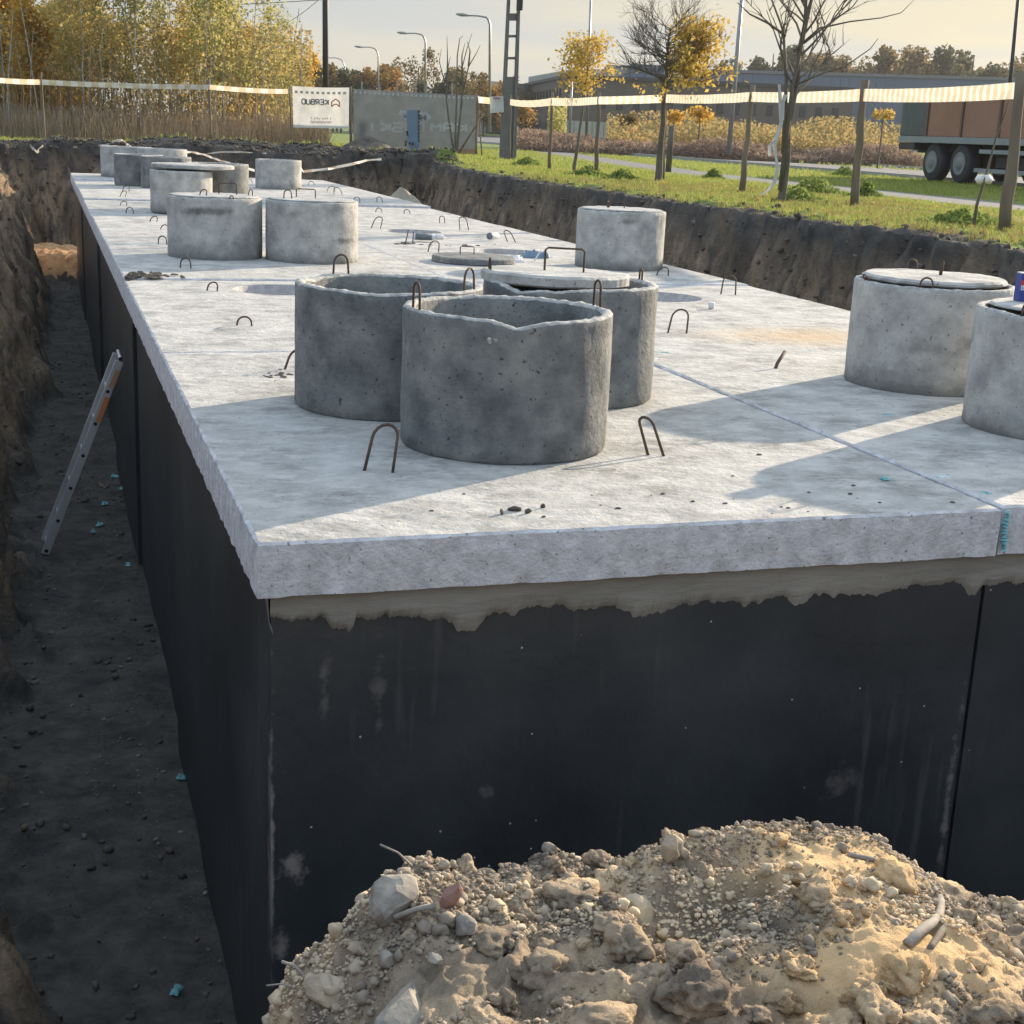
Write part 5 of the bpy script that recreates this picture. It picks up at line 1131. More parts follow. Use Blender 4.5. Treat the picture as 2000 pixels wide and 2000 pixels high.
# perforated concrete pole: two legs joined by webs
D = 44
t = empty('power_pole', tuple(bD(986, 318, D))); tag(t, 'perforated concrete electricity pole with a notice board at its foot', 'electricity pole')
mb = MB()
for (ub, ut_) in ((979, 996), (1003, 1015)):
    b = bD(ub, 318, D+(0 if ub < 990 else .2)); tp = bD(ut_ , -60, D+(0 if ub < 990 else .2)); mb.tube([b, tp], [.085, .055], 4)
kid_of(t, 'leg', mb.me('leg', m_pole))
mb = MB()
for (v0, v1) in ((150, 318), (111, 116), (68, 73), (26, 40)):
    for k in range(2):
        pass
    s = lambda v_, a, b: a+(b-a)*(318-v_)/378
    q = [bD(s(v1, 979, 996)+2, v1, D), bD(s(v1, 1003, 1015)-2, v1, D+.2), bD(s(v0, 1003, 1015)-2, v0, D+.2), bD(s(v0, 979, 996)+2, v0, D)]
    q2 = [p+np.array([.02, .1, 0]) for p in q]
    mb.add(list(q)+q2, [(0, 1, 2, 3), (7, 6, 5, 4), (0, 4, 5, 1), (2, 6, 7, 3), (1, 5, 6, 2), (0, 3, 7, 4)])
kid_of(t, 'web', mb.me('web', m_pole))
bx_ = bD(1015, 6, D-.1); kid_of(t, 'fitting', MB().box(bx_, (.13, .2, .4)).me('fitting', m_dark))
q = [bD(957, 189, D-.3), bD(983, 187, D-.3), bD(984, 219, D-.3), bD(958, 221, D-.3)]; q2 = [p+np.array([0, .03, 0]) for p in q]
kid_of(t, 'notice_board', mesh('notice_board', q+q2, [(0, 1, 2, 3), (7, 6, 5, 4), (0, 4, 5, 1), (2, 6, 7, 3), (1, 5, 6, 2), (0, 3, 7, 4)], m_bannerW))
kid_of(t, 'notice_print', MB().box(np.array(bD(970, 192, D-.36)), (.2, .005, .05), -.3).me('notice_print', m_inkR))
# street lamps along the road: shaft, curved arm, lantern
for k, (u, v, vt, ua, D) in enumerate(((956, 258, 34, 913, 92), (830, 248, 68, 793, 118), (738, 243, 95, 706, 150), (672, 240, 116, 640, 185), (628, 238, 128, 600, 225))):
    lb_ = ['nearest tall street lamp left of the perforated pole', 'second street lamp, above the grey banner', 'third street lamp, between banner and poles', 'small street lamp right behind the dark pole', 'farthest tiny street lamp left of the dark pole'][k]
    b = bD(u, v, D); top = bD(u+1, vt+14, D); e = bD(ua, vt-3 if k else 30, D); mid = bD(u-6, vt, D); mb = MB()
    mb.tube([b, top, bD(u-2, vt+5, D), mid, bD((u+ua)/2, vt-3, D), e], [.10, .075, .07, .06, .05, .05], 6)
    t = empty('street_lamp', tuple(b)); tag(t, lb_, 'street lamp', 'curved street lamps along the road'); kid_of(t, 'shaft', mb.me('shaft', m_galv, True))
    d_ = Vector(e-mid).normalized(); kid_of(t, 'lantern', MB().tube([Vector(e)-d_*.1, Vector(e)+d_*.35, Vector(e)+d_*.7], [.06, .11, .05], 6).me('lantern', m_galv, True))
for (u, v, ut_, vt, D, r, lb_) in ((1145, 275, 1155, -40, 75, .075, 'tall thin mast above the small golden tree'), (1424, 288, 1452, -40, 66, .11, 'tall grey mast between the half bare tree and the big bare tree'), (1960, 300, 1992, -40, 58, .085, 'thin dark mast near the right edge')):
    pole(u, v, D, vt, r, r*.7, 'mast', lb_, m=m_galv if D != 58 else m_dark, cat='mast', ut=ut_)
pole(1113, 258, 118, 150, .10, .09, 'mast', 'short pale mast in front of the brown building', m=m_galv, cat='mast', ut=1117)
g = bD(1305, 336, 26); mb = MB(); mb.tube([g, bD(1312, 246, 26)], .055, 8); tag(mb.build('stub_post', m_bark, None, True), 'dark stub of a post right of the half bare golden tree', 'post')
for k, (u, D) in enumerate(((707, 105), (741, 105), (776, 105), (812, 105), (833, 105), (883, 105))):
    b = bD(u, 250, D); mb = MB(); mb.tube([b, bD(u, 158+k % 2*4, D)], .06, 5); tag(mb.build('bollard_pole', m_galv), f"slim pale pole above the grey banner, {['first','second','third','fourth','fifth','sixth'][k]} from the left", 'pole', 'slim pale poles behind the grey banner')
def wire(pts, r, label):
    P = []
    for i in range(len(pts)-1):
        a, b = Vector(pts[i]), Vector(pts[i+1])
        for k in range(16): s = k/16; q = a.lerp(b, s); q.z -= (a-b).length*.006*4*s*(1-s); P.append(q)
    P.append(Vector(pts[-1])); mb = MB(); mb.tube(P, r, 4); tag(mb.build('overhead_cable', m_dark), label, 'cable', 'overhead cables')
wire([bD(-40, 16, 60), bD(250, 16, 61), bD(635, -1, 62)], .018, 'long overhead cable crossing above the birches')
wire([bD(635, -12, 62), bD(560, 45, 75), bD(520, 66, 85)], .012, 'short slanting cable left of the dark pole')
wire([bD(635, -1, 62), bD(1005, -30, 44)], .018, 'overhead cable between the two electricity poles')

# ------------------------------------------------------------------ buildings beyond the road
def bldg_box(t, name, P, h0, h1, m, depth_dir, depth):
    pass
def prism(t, name, foot, z0, z1, m):
    n = len(foot); v = [(x, y, z0) for x, y in foot]+[(x, y, (z1[i] if isinstance(z1, (list, tuple)) else z1)) for i, (x, y) in enumerate(foot)]
    f = [tuple(range(n-1, -1, -1)), tuple(range(n, 2*n))]+[(i, (i+1) % n, n+(i+1) % n, n+i) for i in range(n)]
    return kid_of(t, name, mesh(name, v, f, m))
def wall_pt(a, b, s, z, out=0.0):
    a = Vector(a); b = Vector(b); p = a.lerp(b, s); nn = Vector((-(b-a).y, (b-a).x)).normalized()
    if nn.dot(Vector((CC[0], CC[1]))-p) < 0: nn = -nn
    p = p+nn*out; return (p.x, p.y, z)
def facade_quad(t, name, a, b, s0, s1, z0, z1, m, out=.06, th=.12):
    q = [wall_pt(a, b, s0, z0, out), wall_pt(a, b, s1, z0, out), wall_pt(a, b, s1, z1, out), wall_pt(a, b, s0, z1, out)]
    k = [wall_pt(a, b, s0, z0, out-th), wall_pt(a, b, s1, z0, out-th), wall_pt(a, b, s1, z1, out-th), wall_pt(a, b, s0, z1, out-th)]
    return kid_of(t, name, mesh(name, q+k, [(0, 1, 2, 3), (7, 6, 5, 4), (0, 4, 5, 1), (2, 6, 7, 3), (1, 5, 6, 2), (0, 3, 7, 4)], m))
def XY(u, D): q = bD(u, 250, D); return (q[0], q[1])
def ztop(u, v, D): return bD(u, v, D)[2]
A0, A1, A2 = XY(1103, 165), XY(1662, 172), XY(1018, 205)
bk = (A1[0]+(A2[0]-A0[0]), A1[1]+(A2[1]-A0[1]))
t = empty('factory', (A0[0], A0[1], .3)); tag(t, 'long flat roofed brown factory with rows of narrow dark windows', 'factory')
HZ = ztop(1105, 151, 165); GB = -.2
prism(t, 'wall', [A0, A1, bk, A2], GB, HZ, m_wall)
prism(t, 'parapet', [wall_pt(A0, A1, -.002, 0, .3)[:2], wall_pt(A0, A1, 1.002, 0, .3)[:2], bk, wall_pt(A0, A2, 1, 0, .3)[:2]], HZ, HZ+.35, m_walld)
facade_quad(t, 'plinth', A0, A1, 0, 1, GB, 2.4, m_walld, .12); facade_quad(t, 'plinth', A0, A2, 0, 1, GB, 2.6, m_walld, .12)
for k in range(13): facade_quad(t, 'window', A0, A2, .10+k*.068, .10+k*.068+.034, ztop(1060, 205, 180), ztop(1060, 176, 180), m_win)
for k in range(15): facade_quad(t, 'window', A0, A1, .115+k*.058, .115+k*.058+.022, 4.1, 5.3, m_win)
for k in range(12): facade_quad(t, 'window', A0, A1, .14+k*.07, .14+k*.07+.022, 1.2, 2.6, m_wallg, .2)
facade_quad(t, 'gate', A0, A1, .93, .995, GB, 3.0, m_win, .2)
Rr = [XY(1028, 200), XY(1100, 172), XY(1300, 180), XY(1240, 215)]
prism(t, 'roof', Rr, HZ+.3, [ztop(1028, 150, 200), ztop(1105, 137, 172), ztop(1300, 131, 180), HZ+1.5], m_roofg)
for (u0, u1, vt) in ((1180, 1222, 126), (1225, 1290, 124)):
    a, b = XY(u0, 176), XY(u1, 177); prism(t, 'roof_unit', [a, b, (b[0]+2, b[1]+6), (a[0]+2, a[1]+6)], HZ+.3, ztop(u0, vt, 176), m_bluew)
B0, B1 = XY(1330, 205), XY(2150, 200); bd = Vector((B1[0]-B0[0], B1[1]-B0[1])).normalized(); nb = Vector((-bd.y, bd.x))*60
t = empty('warehouse', (B0[0], B0[1], .3)); tag(t, 'long blue grey sheet metal warehouse behind the brown factory', 'warehouse')
prism(t, 'wall', [B0, B1, (B1[0]+nb.x, B1[1]+nb.y), (B0[0]+nb.x, B0[1]+nb.y)], GB, ztop(1660, 146, 203), m_bluew)
facade_quad(t, 'roof_edge', B0, B1, 0, 1, ztop(1660, 150, 203), ztop(1660, 144, 203), m_wallg, .2, .4)
nseg = 46
for k in range(nseg): facade_quad(t, 'cladding_panel', B0, B1, (k+.04)/nseg, (k+.96)/nseg, .2, ztop(1660, 151, 203), m_bluew, .08, .1)
t = empty('annex_building', (*XY(960, 190), .3)); tag(t, 'low dark building behind the street lamp and the perforated pole', 'building')
a, b = XY(948, 190), XY(1040, 198); prism(t, 'wall', [a, b, (b[0]+3, b[1]+20), (a[0]+3, a[1]+20)], GB, ztop(960, 158, 190), m_wallg)
for k in range(3): facade_quad(t, 'window', a, b, .1+k*.28, .28+k*.28, 2.5, 5.2, m_win, .1)
# fence of pale panels before the factory
t = empty('panel_fence', (*XY(1100, 120), .3)); tag(t, 'low pale panel fence in front of the brown factory', 'fence')
a, b = XY(1085, 118), XY(1190, 122)
for k in range(9): facade_quad(t, 'panel', a, b, k/9+.01, (k+1)/9-.01, .2, ztop(1130, 236, 119), m_roofg, .05, .08)

# ------------------------------------------------------------------ semi trailer on the road
def trailer():
    w0 = bz(1832, 356, .31); D0 = math.hypot(w0[0]-CC[0], w0[1]-CC[1])
    dirv = Vector((rn[5][0]-rn[3][0], rn[5][1]-rn[3][1], 0)).normalized()           # along the road, away from us
    o = Vector((w0[0], w0[1], .312)); t = empty('semi_trailer', tuple(o)); tag(t, 'semi trailer with faded red tarpaulin sides standing on the road at the right', 'trailer')
    fx = -dirv; sx = Vector((-dirv.y, dirv.x, 0)); sx = sx if sx.dot(Vector(tuple(CC))-o) < 0 else -sx       # fx towards us, sx away from the camera
    R = Matrix((fx, sx, Vector((0, 0, 1)))).transposed()
    def pt(a, b, c): return o+fx*a+sx*b+Vector((0, 0, c))
    def bxp(name, a0, a1, b0, b1, c0, c1, m, bev=0.0):
        mb = MB(); mb.box(pt((a0+a1)/2, (b0+b1)/2, (c0+c1)/2), (abs(a1-a0), abs(b1-b0), abs(c1-c0)), R=R); k = kid_of(t, name, mb.me(name, m)); 
        if bev: bevel(k, bev)
        return k
    px = D0/CF
    def a_of(u):                                    # distance along the trailer seen at column u
        best = None
        for a in np.arange(-8, 16, .02):
            q = np.array(pt(a, 0, 1.2))-CC; uu = 1000+CF*(q@_rt)/(q@_fw)
            if best is None or abs(uu-u) < best[0]: best = (abs(uu-u), a)
        return best[1]
    def z_of(a, v):
        best = None
        for z in np.arange(0, 5, .02):
            q = np.array(pt(a, 0, z))-CC; vv = 1000-CF*(q@_up)/(q@_fw)
            if best is None or abs(vv-v) < best[0]: best = (abs(vv-v), z)
        return best[1]
    ar = a_of(1757); a1 = a_of(1808); zf = z_of(a1, 266); zt_ = z_of(a1, 181); a2 = a_of(1875); az = ar+13.4
    wr = .50; wa = [a_of(1822), a_of(1877)]; wa.append(wa[1]+(wa[1]-wa[0]))
    bxp('rear_panel', ar, a1-.05, 0, 2.5, zf, zt_, m_truckg, .03)
    aa = a1; pl_ = (a2-a1)
    while aa < az-.5:
        bxp('tarpaulin_panel', aa+.04, aa+pl_-.04, .02, 2.48, zf, zt_-.04, m_red, .02); bxp('side_post', aa-.045, aa+.035, -.02, .1, zf, zt_, m_redd); aa += pl_
    bxp('deck_edge', ar, az, -.03, 2.53, zf-.16, zf, m_rail); bxp('chassis', ar+.2, az, .5, 2.0, zf-.42, zf-.16, m_frame); bxp('rear_bumper', ar, ar+.9, 0, 2.5, zf-.36, zf-.17, m_frame, .03)
    bxp('roof_rail', ar, az, -.02, .1, zt_-.04, zt_+.04, m_rail)
    for a in wa[:2]:
        for bb in (.05, 2.12):
            mb = MB(); lathe(mb, [(wr*.55, 0), (wr*.9, 0), (wr, .05), (wr, .28), (wr*.9, .33), (wr*.55, .33)], pt(a, bb, wr), sx, 32); k = kid_of(t, 'wheel', mb.me('wheel', m_tyre, True))
            mb = MB(); lathe(mb, [(wr*.60, -.004), (wr*.56, -.022), (wr*.50, -.012), (wr*.30, -.006), (wr*.22, -.05), (wr*.12, -.055)], pt(a, bb, wr), sx, 24)
            r_ = link('rim', mb.me('rim', m_rim, True), k); pass
        mb = MB(); P = [pt(a+(wr+.09)*math.cos(x), .0, wr+(wr+.09)*math.sin(x)) for x in np.linspace(.5, 2.64, 9)]; v = []; f = []
        for q in P: v += [q, q+sx*.42]
        for i in range(8): f.append((2*i, 2*i+1, 2*i+3, 2*i+2))
        kid_of(t, 'mudguard', mesh('mudguard', v, f, m_frame))
    bxp('axle_box', wa[0]-.2, wa[1]+.2, .6, 1.9, .35, zf-.4, m_frame)
    ag = wa[1]+1.0
    bxp('side_guard', ag, az-2, -.02, .04, z_of(ag, 291), z_of(ag, 299), m_rail); bxp('side_guard', ag-.15, az-2, -.02, .04, z_of(ag, 328), z_of(ag, 337), m_rail)
    bxp('tool_box', ag+.3, az-2.5, .3, 1.6, .45, zf-.45, m_frame)
trailer()

# ------------------------------------------------------------------ vegetation
def leaf_quads(P, size, seed=0, up=.0, elong=1.5):
    """one small pointed quad per point"""
    rs = np.random.default_rng(seed); n = len(P)
    a = rs.normal(size=(n, 3)); a[:, 2] += up; a /= np.linalg.norm(a, axis=1)[:, None]
    b = rs.normal(size=(n, 3)); b -= a*(a*b).sum(1)[:, None]; b /= np.linalg.norm(b, axis=1)[:, None]
    s = (size*(.6+.8*rs.random(n)))[:, None] if np.isscalar(size) else (size)[:, None]
    v = np.stack([P-a*s*.5*elong, P+b*s*.42, P+a*s*.5*elong, P-b*s*.42], 1).reshape(-1, 3)
    return v, np.arange(4*n).reshape(n, 4)
def grow(rs, base, h, spread, n_main, levels=2, up=.6, crook=.12, start=.35, r0=.05, lean=(0, 0), twig_n=4, ln=.45):
    """tapering trunk with limbs; returns branch polylines and tip points"""
    br = []; tips = []
    n = 10; P = [Vector(base)]
    for k in range(1, n+1):
        t = k/n; P.append(Vector(base)+Vector((lean[0]*t*h+rs.normal()*crook*.15*h*.2, lean[1]*t*h+rs.normal()*crook*.15*h*.2, h*t)))
    br.append((P, [r0*(1-.82*k/n) for k in range(n+1)]))
    def sub(P, r, lev, length):
        m = n_main if lev == 0 else twig_n
        for k in range(m):
            t = start+(1-start)*(k+rs.random())/m if lev == 0 else .25+.75*rs.random()
            i = min(len(P)-2, int(t*(len(P)-1))); q = P[i].lerp(P[i+1], t*(len(P)-1)-i); a = rs.random()*6.283
            d = Vector((math.cos(a), math.sin(a), up*(.6+.8*rs.random()) if lev == 0 else rs.normal()*.5+up*.5))
            if lev: d = (d*.7+(P[-1]-P[0]).normalized()).normalized()
            d.normalize(); L_ = length*(.6+.6*rs.random())*(1-.45*t if lev == 0 else .8); Q = [q]
            for s in range(5):
                d = (d+Vector(rs.normal(size=3))*crook+Vector((0, 0, .05))).normalized(); Q.append(Q[-1]+d*L_/5)
            rb = r[i]*.55; br.append((Q, [max(.0018, rb*(1-.8*s/5)) for s in range(6)]))
            if lev+1 < levels: sub(Q, [rb]*6, lev+1, length*.5)
            else: tips.extend(Q[2:])
    sub(P, br[0][1], 0, spread)
    return br, tips
def wood_mesh(br, m, name='trunk', n0=7, n1=4):
    mb = MB()
    for i, (P, r) in enumerate(br): mb.tube(P, r, n0 if i == 0 else n1, cap=False)
    return mb.me(name, m, True)
def leaf_points(rs, tips, n, jit):
    T = np.array([tuple(t) for t in tips]); i = rs.integers(0, len(T), n); return T[i]+rs.normal(size=(n, 3))*jit
# birches of the thicket: four source trees, copied along the far side of the pit
def tree_meshes(seed, h, spread, n_main, nleaf, lsize, leafm, barkm, jit=.25, up=1.3, start=.2, r0=.05, lean=(0, 0), levels=2):
    rs = np.random.default_rng(seed); br, tips = grow(rs, (0, 0, -.1), h, spread, n_main, levels, up=up, start=start, r0=r0, crook=.13, lean=lean)
    wm = wood_mesh(br, barkm); P = leaf_points(rs, tips, nleaf, jit); v, f = leaf_quads(P, lsize, seed); lm = mesh('crown', v, f, leafm)
    return wm, lm
def put_tree(name, wm, lm, loc, rz, s, label, cat, group=None):
    t = empty(name, loc, rz); t.scale = (s, s, s); tag(t, label, cat, group)
    link('trunk', wm, t); link('crown', lm, t); return t
BK = dict(up=.8, r0=.032, jit=.2)
BIR = [tree_meshes(101, 7.6, 1.7, 26, 4200, .10, lf_birch, m_birch, **BK), tree_meshes(102, 7.0, 1.5, 24, 2900, .095, lf_green, m_birch, lean=(.05, 0), **BK),
       tree_meshes(103, 7.0, 1.3, 22, 1300, .09, lf_green, m_birch, **BK), tree_meshes(104, 4.2, 1.4, 20, 6800, .10, lf_orange, m_birch, start=.1, **BK)]
spots = [(-30, 57, 3, 1.0), (25, 58, 3, 1.05), (70, 54, 3, .9), (95, 60, 3, .95), (140, 56, 1, .95), (165, 52, 0, 1.0), (185, 60, 0, 1.0), (215, 55, 1, 1.05), (250, 58, 2, 1.0), (290, 60, 2, .9), (312, 55, 2, .88),
         (335, 60, 2, 1.0), (385, 54, 0, 1.0), (400, 58, 0, .95), (425, 52, 1, .98), (440, 58, 0, .9), (470, 56, 2, .9), (500, 54, 2, .95), (515, 60, 2, .9), (545, 58, 1, .62), (570, 62, 1, .5), (590, 66, 3, .75), (150, 62, 3, 1.1), (480, 62, 3, .9)]
wh = ['bushy orange', 'tall golden', 'slender greenish', 'thin leafed']
rg = random.Random(5)
bc = {}
spots.sort(key=lambda e: e[0])
for k, (u, D, b, s) in enumerate(spots):
    g = bz(u, 260, GZ) ; q = bD(u, 250, D); kind_ = {0: 'tall golden', 1: 'slender greenish', 2: 'thin leafed pale', 3: 'low bushy orange'}[b]
    where = 'left of the far left post' if u < 80 else ('between the two posts, left half' if u < 240 else ('between the two posts, right half' if u < 405 else 'between the second post and the white banner'))
    bc[(kind_, where)] = bc.get((kind_, where), 0)+1; kind_ = ['', 'second ', 'third ', 'fourth ', 'fifth ', 'sixth '][bc[(kind_, where)]-1]+kind_
    put_tree('birch_tree', *BIR[b], (q[0], q[1], GZ), rg.uniform(0, 6.28), s, f"{kind_} birch in the thicket, {where}", 'birch tree', 'birches of the thicket behind the tape')
# undergrowth of the thicket: stems and dry grass nobody could count
def stems(name, n, area, h0, h1, r, m, label, seed=0, leafm=None, nleaf=0, lsize=.07, lean=.12):
    rs = np.random.default_rng(seed); V = []; F = []; k = 0
    for (u, D) in zip(rs.uniform(area[0], area[1], n), rs.uniform(area[2], area[3], n)):
        q = bD(u, 250, D); b = np.array([q[0], q[1], float(gz(q[0], q[1]))]); h = rs.uniform(h0, h1); l = rs.normal(size=2)*lean*h
        tp = b+np.array([l[0], l[1], h]); mid = (b+tp)/2+np.array([*rs.normal(size=2)*.04*h, 0]); rr = r*rs.uniform(.6, 1.4)
        side = np.array([_r0[0], _r0[1], 0])*rr; sd2 = np.array([-_r0[1], _r0[0], 0])*rr
        for p, w in ((b, 1), (mid, .8), (tp, .4)): V += [p-side*w, p+side*w, p+sd2*w]
        for j in range(2): F += [(k+3*j, k+3*j+1, k+3*j+4, k+3*j+3), (k+3*j+1, k+3*j+2, k+3*j+5, k+3*j+4), (k+3*j+2, k+3*j, k+3*j+3, k+3*j+5)]
        k += 9
    tag(link(name, mesh(name, V, np.array(F), m)), label, 'undergrowth', kind='stuff')
stems('thicket_stems', 900, (-60, 600, 50, 66), .8, 3.2, .012, lf_dry, 'brown stems of undergrowth below the birches', 1)
stems('sapling_stems', 70, (-60, 590, 50, 64), 2.5, 5.5, .022, m_birch, 'pale sapling stems in the birch thicket', 2, lean=.08)
stems('dry_reeds', 5000, (-80, 640, 47, 56), .3, 1.1, .012, lf_dry, 'dry grass stalks at the foot of the thicket', 3, lean=.2)
def leaf_cloud(name, n, fn, size, m, label, cat='foliage', seed=0, elong=1.4, kind='stuff'):
    rs = np.random.default_rng(seed); P = fn(rs, n); v, f = leaf_quads(P, size, seed, elong=elong); o = link(name, mesh(name, v, f, m)); tag(o, label, cat, kind=kind); return o
def fn_under(rs, n):
    u = rs.uniform(-80, 610, n); D = rs.uniform(52, 68, n); out = []
    q = CC[None]+np.stack([ray(a, 250) for a in u])*1.0; d = q-CC[None]; d = d/np.hypot(d[:, 0], d[:, 1])[:, None]
    p = CC[None]+d*D[:, None]; hgt = 3.6*rs.random(n)**.8; w = fbm(np.stack([p[:, 0]*.5, p[:, 1]*.5, hgt*.6], -1), 3) > -.25; p[:, 2] = GZ+.5+hgt; return p[w]
leaf_cloud('thicket_foliage', 34000, fn_under, .10, leafmat('thicket leaves', [(0.26, 0.21, 0.11), (0.40, 0.29, 0.13), (0.48, 0.36, 0.13), (0.30, 0.28, 0.12)], .55), 'brown and golden leaves filling the lower thicket', 'foliage', 4)
# far woods left of the factory and behind the warehouse
def crown_mesh(seed, h, w, n, m, size):
    rs = np.random.default_rng(seed); P = []
    cl = [(rs.normal()*w*.28, rs.normal()*w*.28, h*(.30+.62*rs.random())) for _ in range(16)]
    for c in cl:
        rr = w*.26*(1.25-.6*c[2]/h)*(.7+.6*rs.random()); k = n//16; d = rs.normal(size=(k, 3)); d /= np.linalg.norm(d, axis=1)[:, None]; P.append(np.array(c)+d*(rr*rs.random((k, 1))**.45)*np.array([1, 1, 1.15]))
    v, f = leaf_quads(np.concatenate(P), size, seed, elong=1.2); return mesh('crown', v, f, m)
def trunk_mesh(h, r): mb = MB(); mb.tube([(0, 0, -.3), (.05, 0, h*.4), (0, .05, h*.85)], [r, r*.7, r*.2], 6); return mb.me('trunk', m_bark)
FARC = [crown_mesh(201, 8, 5, 3800, lf_far, .30), crown_mesh(202, 8, 4, 3600, lf_fard, .30), crown_mesh(203, 8, 5, 3800, lf_faro, .30), crown_mesh(204, 9, 4, 1600, lf_far, .22)]
FT = trunk_mesh(8, .16)
spec = []
for k in range(24): spec.append((545+k*20+rg.uniform(-6, 6), rg.uniform(150, 190), rg.choice([0, 0, 1, 2, 3]), rg.uniform(.62, .92), 'L'))
spec += [(658, 170, 1, .95, 'L'), (690, 160, 2, .85, 'L'), (728, 160, 2, .9, 'L'), (815, 165, 3, 1.1, 'L'), (885, 160, 0, .95, 'L')]
for k in range(36): spec.append((1440+k*18+rg.uniform(-6, 6), rg.uniform(255, 300), rg.choice([0, 1, 1, 1, 3]), rg.uniform(1.95, 2.2), 'R'))
spec += [(1500, 262, 1, 2.35, 'R'), (1570, 262, 1, 2.35, 'R'), (1885, 262, 1, 2.45, 'R'), (1780, 265, 0, 2.3, 'R')]
desc = {0: 'brownish autumn tree', 1: 'dark green tree', 2: 'orange autumn tree', 3: 'thinly leaved tree'}
spec.sort(key=lambda e: e[0]); cnt = {}
def nthw(n): return ['first','second','third','fourth','fifth','sixth','seventh','eighth','ninth','tenth','eleventh','twelfth'][n-1] if n <= 12 else f"{n}{'st' if n%10==1 and n!=11 else 'nd' if n%10==2 and n!=12 else 'rd' if n%10==3 and n!=13 else 'th'}"
for (u, D, b, s, sd) in spec:
    cnt[(b, sd)] = cnt.get((b, sd), 0)+1
    q = bD(u, 250, D); put_tree('far_tree', FT, FARC[b], (q[0], q[1], .2), rg.uniform(0, 6.28), s, f"{nthw(cnt[(b, sd)])} {desc[b]} from the left in the far wood {'above the banners' if sd == 'L' else 'behind the warehouse'}", 'tree', 'far wood above the grey banner' if sd == 'L' else 'far wood behind the warehouse')
# golden small tree, half bare round tree, big bare tree, bare shrub, sapling
def custom_tree(name, u, v, D, h, label, cat='tree', seed=0, r0=.05, spread=1.0, n_main=20, start=.6, up=.5, levels=3, lean=(0, 0), twig_n=4, crook=.12, bark=m_bark):
    q = bz(u, v, GZ); dd = math.hypot(q[0]-CC[0], q[1]-CC[1]) if D is None else D; q = bD(u, v, dd); rs = np.random.default_rng(seed)
    br, tips = grow(rs, (0, 0, -.05), h, spread, n_main, levels, up=up, start=start, r0=r0, lean=lean, twig_n=twig_n, crook=crook)
    t = empty(name, (q[0], q[1], GZ)); tag(t, label, cat); link('trunk', wood_mesh(br, bark), t); return t, tips, rs, dd
def hgt(u, v, vt, D): return bD(u, vt, D)[2]-GZ
_r = Vector((_r0[0], _r0[1], 0))
# (a) small golden tree
q = G(1120, 338); D = math.hypot(q[0]-CC[0], q[1]-CC[1])
t, tips, rs, D = custom_tree('autumn_tree', 1120, 338, None, hgt(1120, 0, 95, D), 'small tree with golden leaves, second trunk right of the perforated pole', seed=31, r0=.045, spread=.75, n_main=22, start=.62, up=.55, lean=tuple(_r.xy*.085))
T = [p for p in tips if p.dot(_r) > -.35 or rs.random() < .3]; T = [p for p in T if p.z < 2.9]; P = leaf_points(rs, T, 1900, .10); v, f = leaf_quads(P, .055, 5); link('crown', mesh('crown', v, f, lf_yellow), t)
# (b) half bare round tree with golden leaves on its right and lower side
q = G(1285, 357); D = math.hypot(q[0]-CC[0], q[1]-CC[1]); H = hgt(1285, 0, 20, D)
t, tips, rs, D = custom_tree('autumn_tree', 1285, 357, None, H*.92, 'half bare round crowned tree, golden leaves only on its right and lower side', seed=32, r0=.075, spread=1.15, n_main=44, start=.60, up=.28, levels=3, lean=tuple(_r.xy*.01), twig_n=6)
zc = hgt(1285, 0, 110, D)
T = [p for p in tips if (p.dot(_r) > .22 and p.z < zc+.55) or p.z < zc-.35]; P = leaf_points(rs, T, 3000, .13); P = P[(vn(P*3.1) > -.3)]; v, f = leaf_quads(P, .062, 6); link('crown', mesh('crown', v, f, lf_yellow), t)
# (c) big bare tree
q = G(1525, 396); D = math.hypot(q[0]-CC[0], q[1]-CC[1]); H = hgt(1525, 0, -120, D)
t, tips, rs, D = custom_tree('bare_tree', 1525, 396, None, H, 'big bare tree with white rags tied to its trunk', seed=33, r0=.062, spread=1.9, n_main=20, start=.42, up=.95, levels=3, lean=tuple(_r.xy*.035), twig_n=4, crook=.16)
mb = MB(); pr_ = lambda u, v, k=0: Vector(bD(u, v, D-.05-k)); 
mb.tube([pr_(1524, 372), pr_(1548, 170), pr_(1585, 0), pr_(1600, -60)], [.038, .030, .022, .015], 6); mb.tube([pr_(1530, 300), pr_(1536, 160), pr_(1530, 60), pr_(1500, -20)], [.034, .026, .016, .012], 6)
mb.tube([pr_(1545, 170), pr_(1600, 145), pr_(1650, 130), pr_(1700, 95), pr_(1715, 75)], [.02, .014, .01, .007, .004], 5); mb.tube([pr_(1545, 165), pr_(1590, 130)], [.015, .006], 5)
mb.tube([pr_(1550, 100), pr_(1600, 55), pr_(1660, 42), pr_(1720, 35), pr_(1760, 25), pr_(1785, 0)], [.018, .014, .011, .008, .006, .003], 5); mb.tube([pr_(1535, 70), pr_(1500, 45), pr_(1465, 28), pr_(1440, 5)], [.022, .017, .012, .006], 5)
kid_of(t, 'limb', mb.me('limb', m_bark, True))
for k, l in enumerate(([(1523, 178), (1526, 240), (1512, 280), (1516, 310), (1519, 330), (1512, 358), (1500, 372), (1486, 381)], [(1516, 270), (1503, 285), (1503, 305)], [(1522, 165), (1524, 200)], [(1534, 185), (1530, 200), (1527, 235)])):
    v = []; 
    for (u, vv) in l: w = random.uniform(2, 4.5); a = pr_(u-w, vv, .12+.05*random.random()); b = pr_(u+w, vv, .12+.05*random.random()); v += [a, b]
    o = kid_of(t, 'rag', mesh('rag', v, [(2*i, 2*i+1, 2*i+3, 2*i+2) for i in range(len(l)-1)], m_bannerW)); so_ = o.modifiers.new('t', 'SOLIDIFY'); so_.thickness = .006
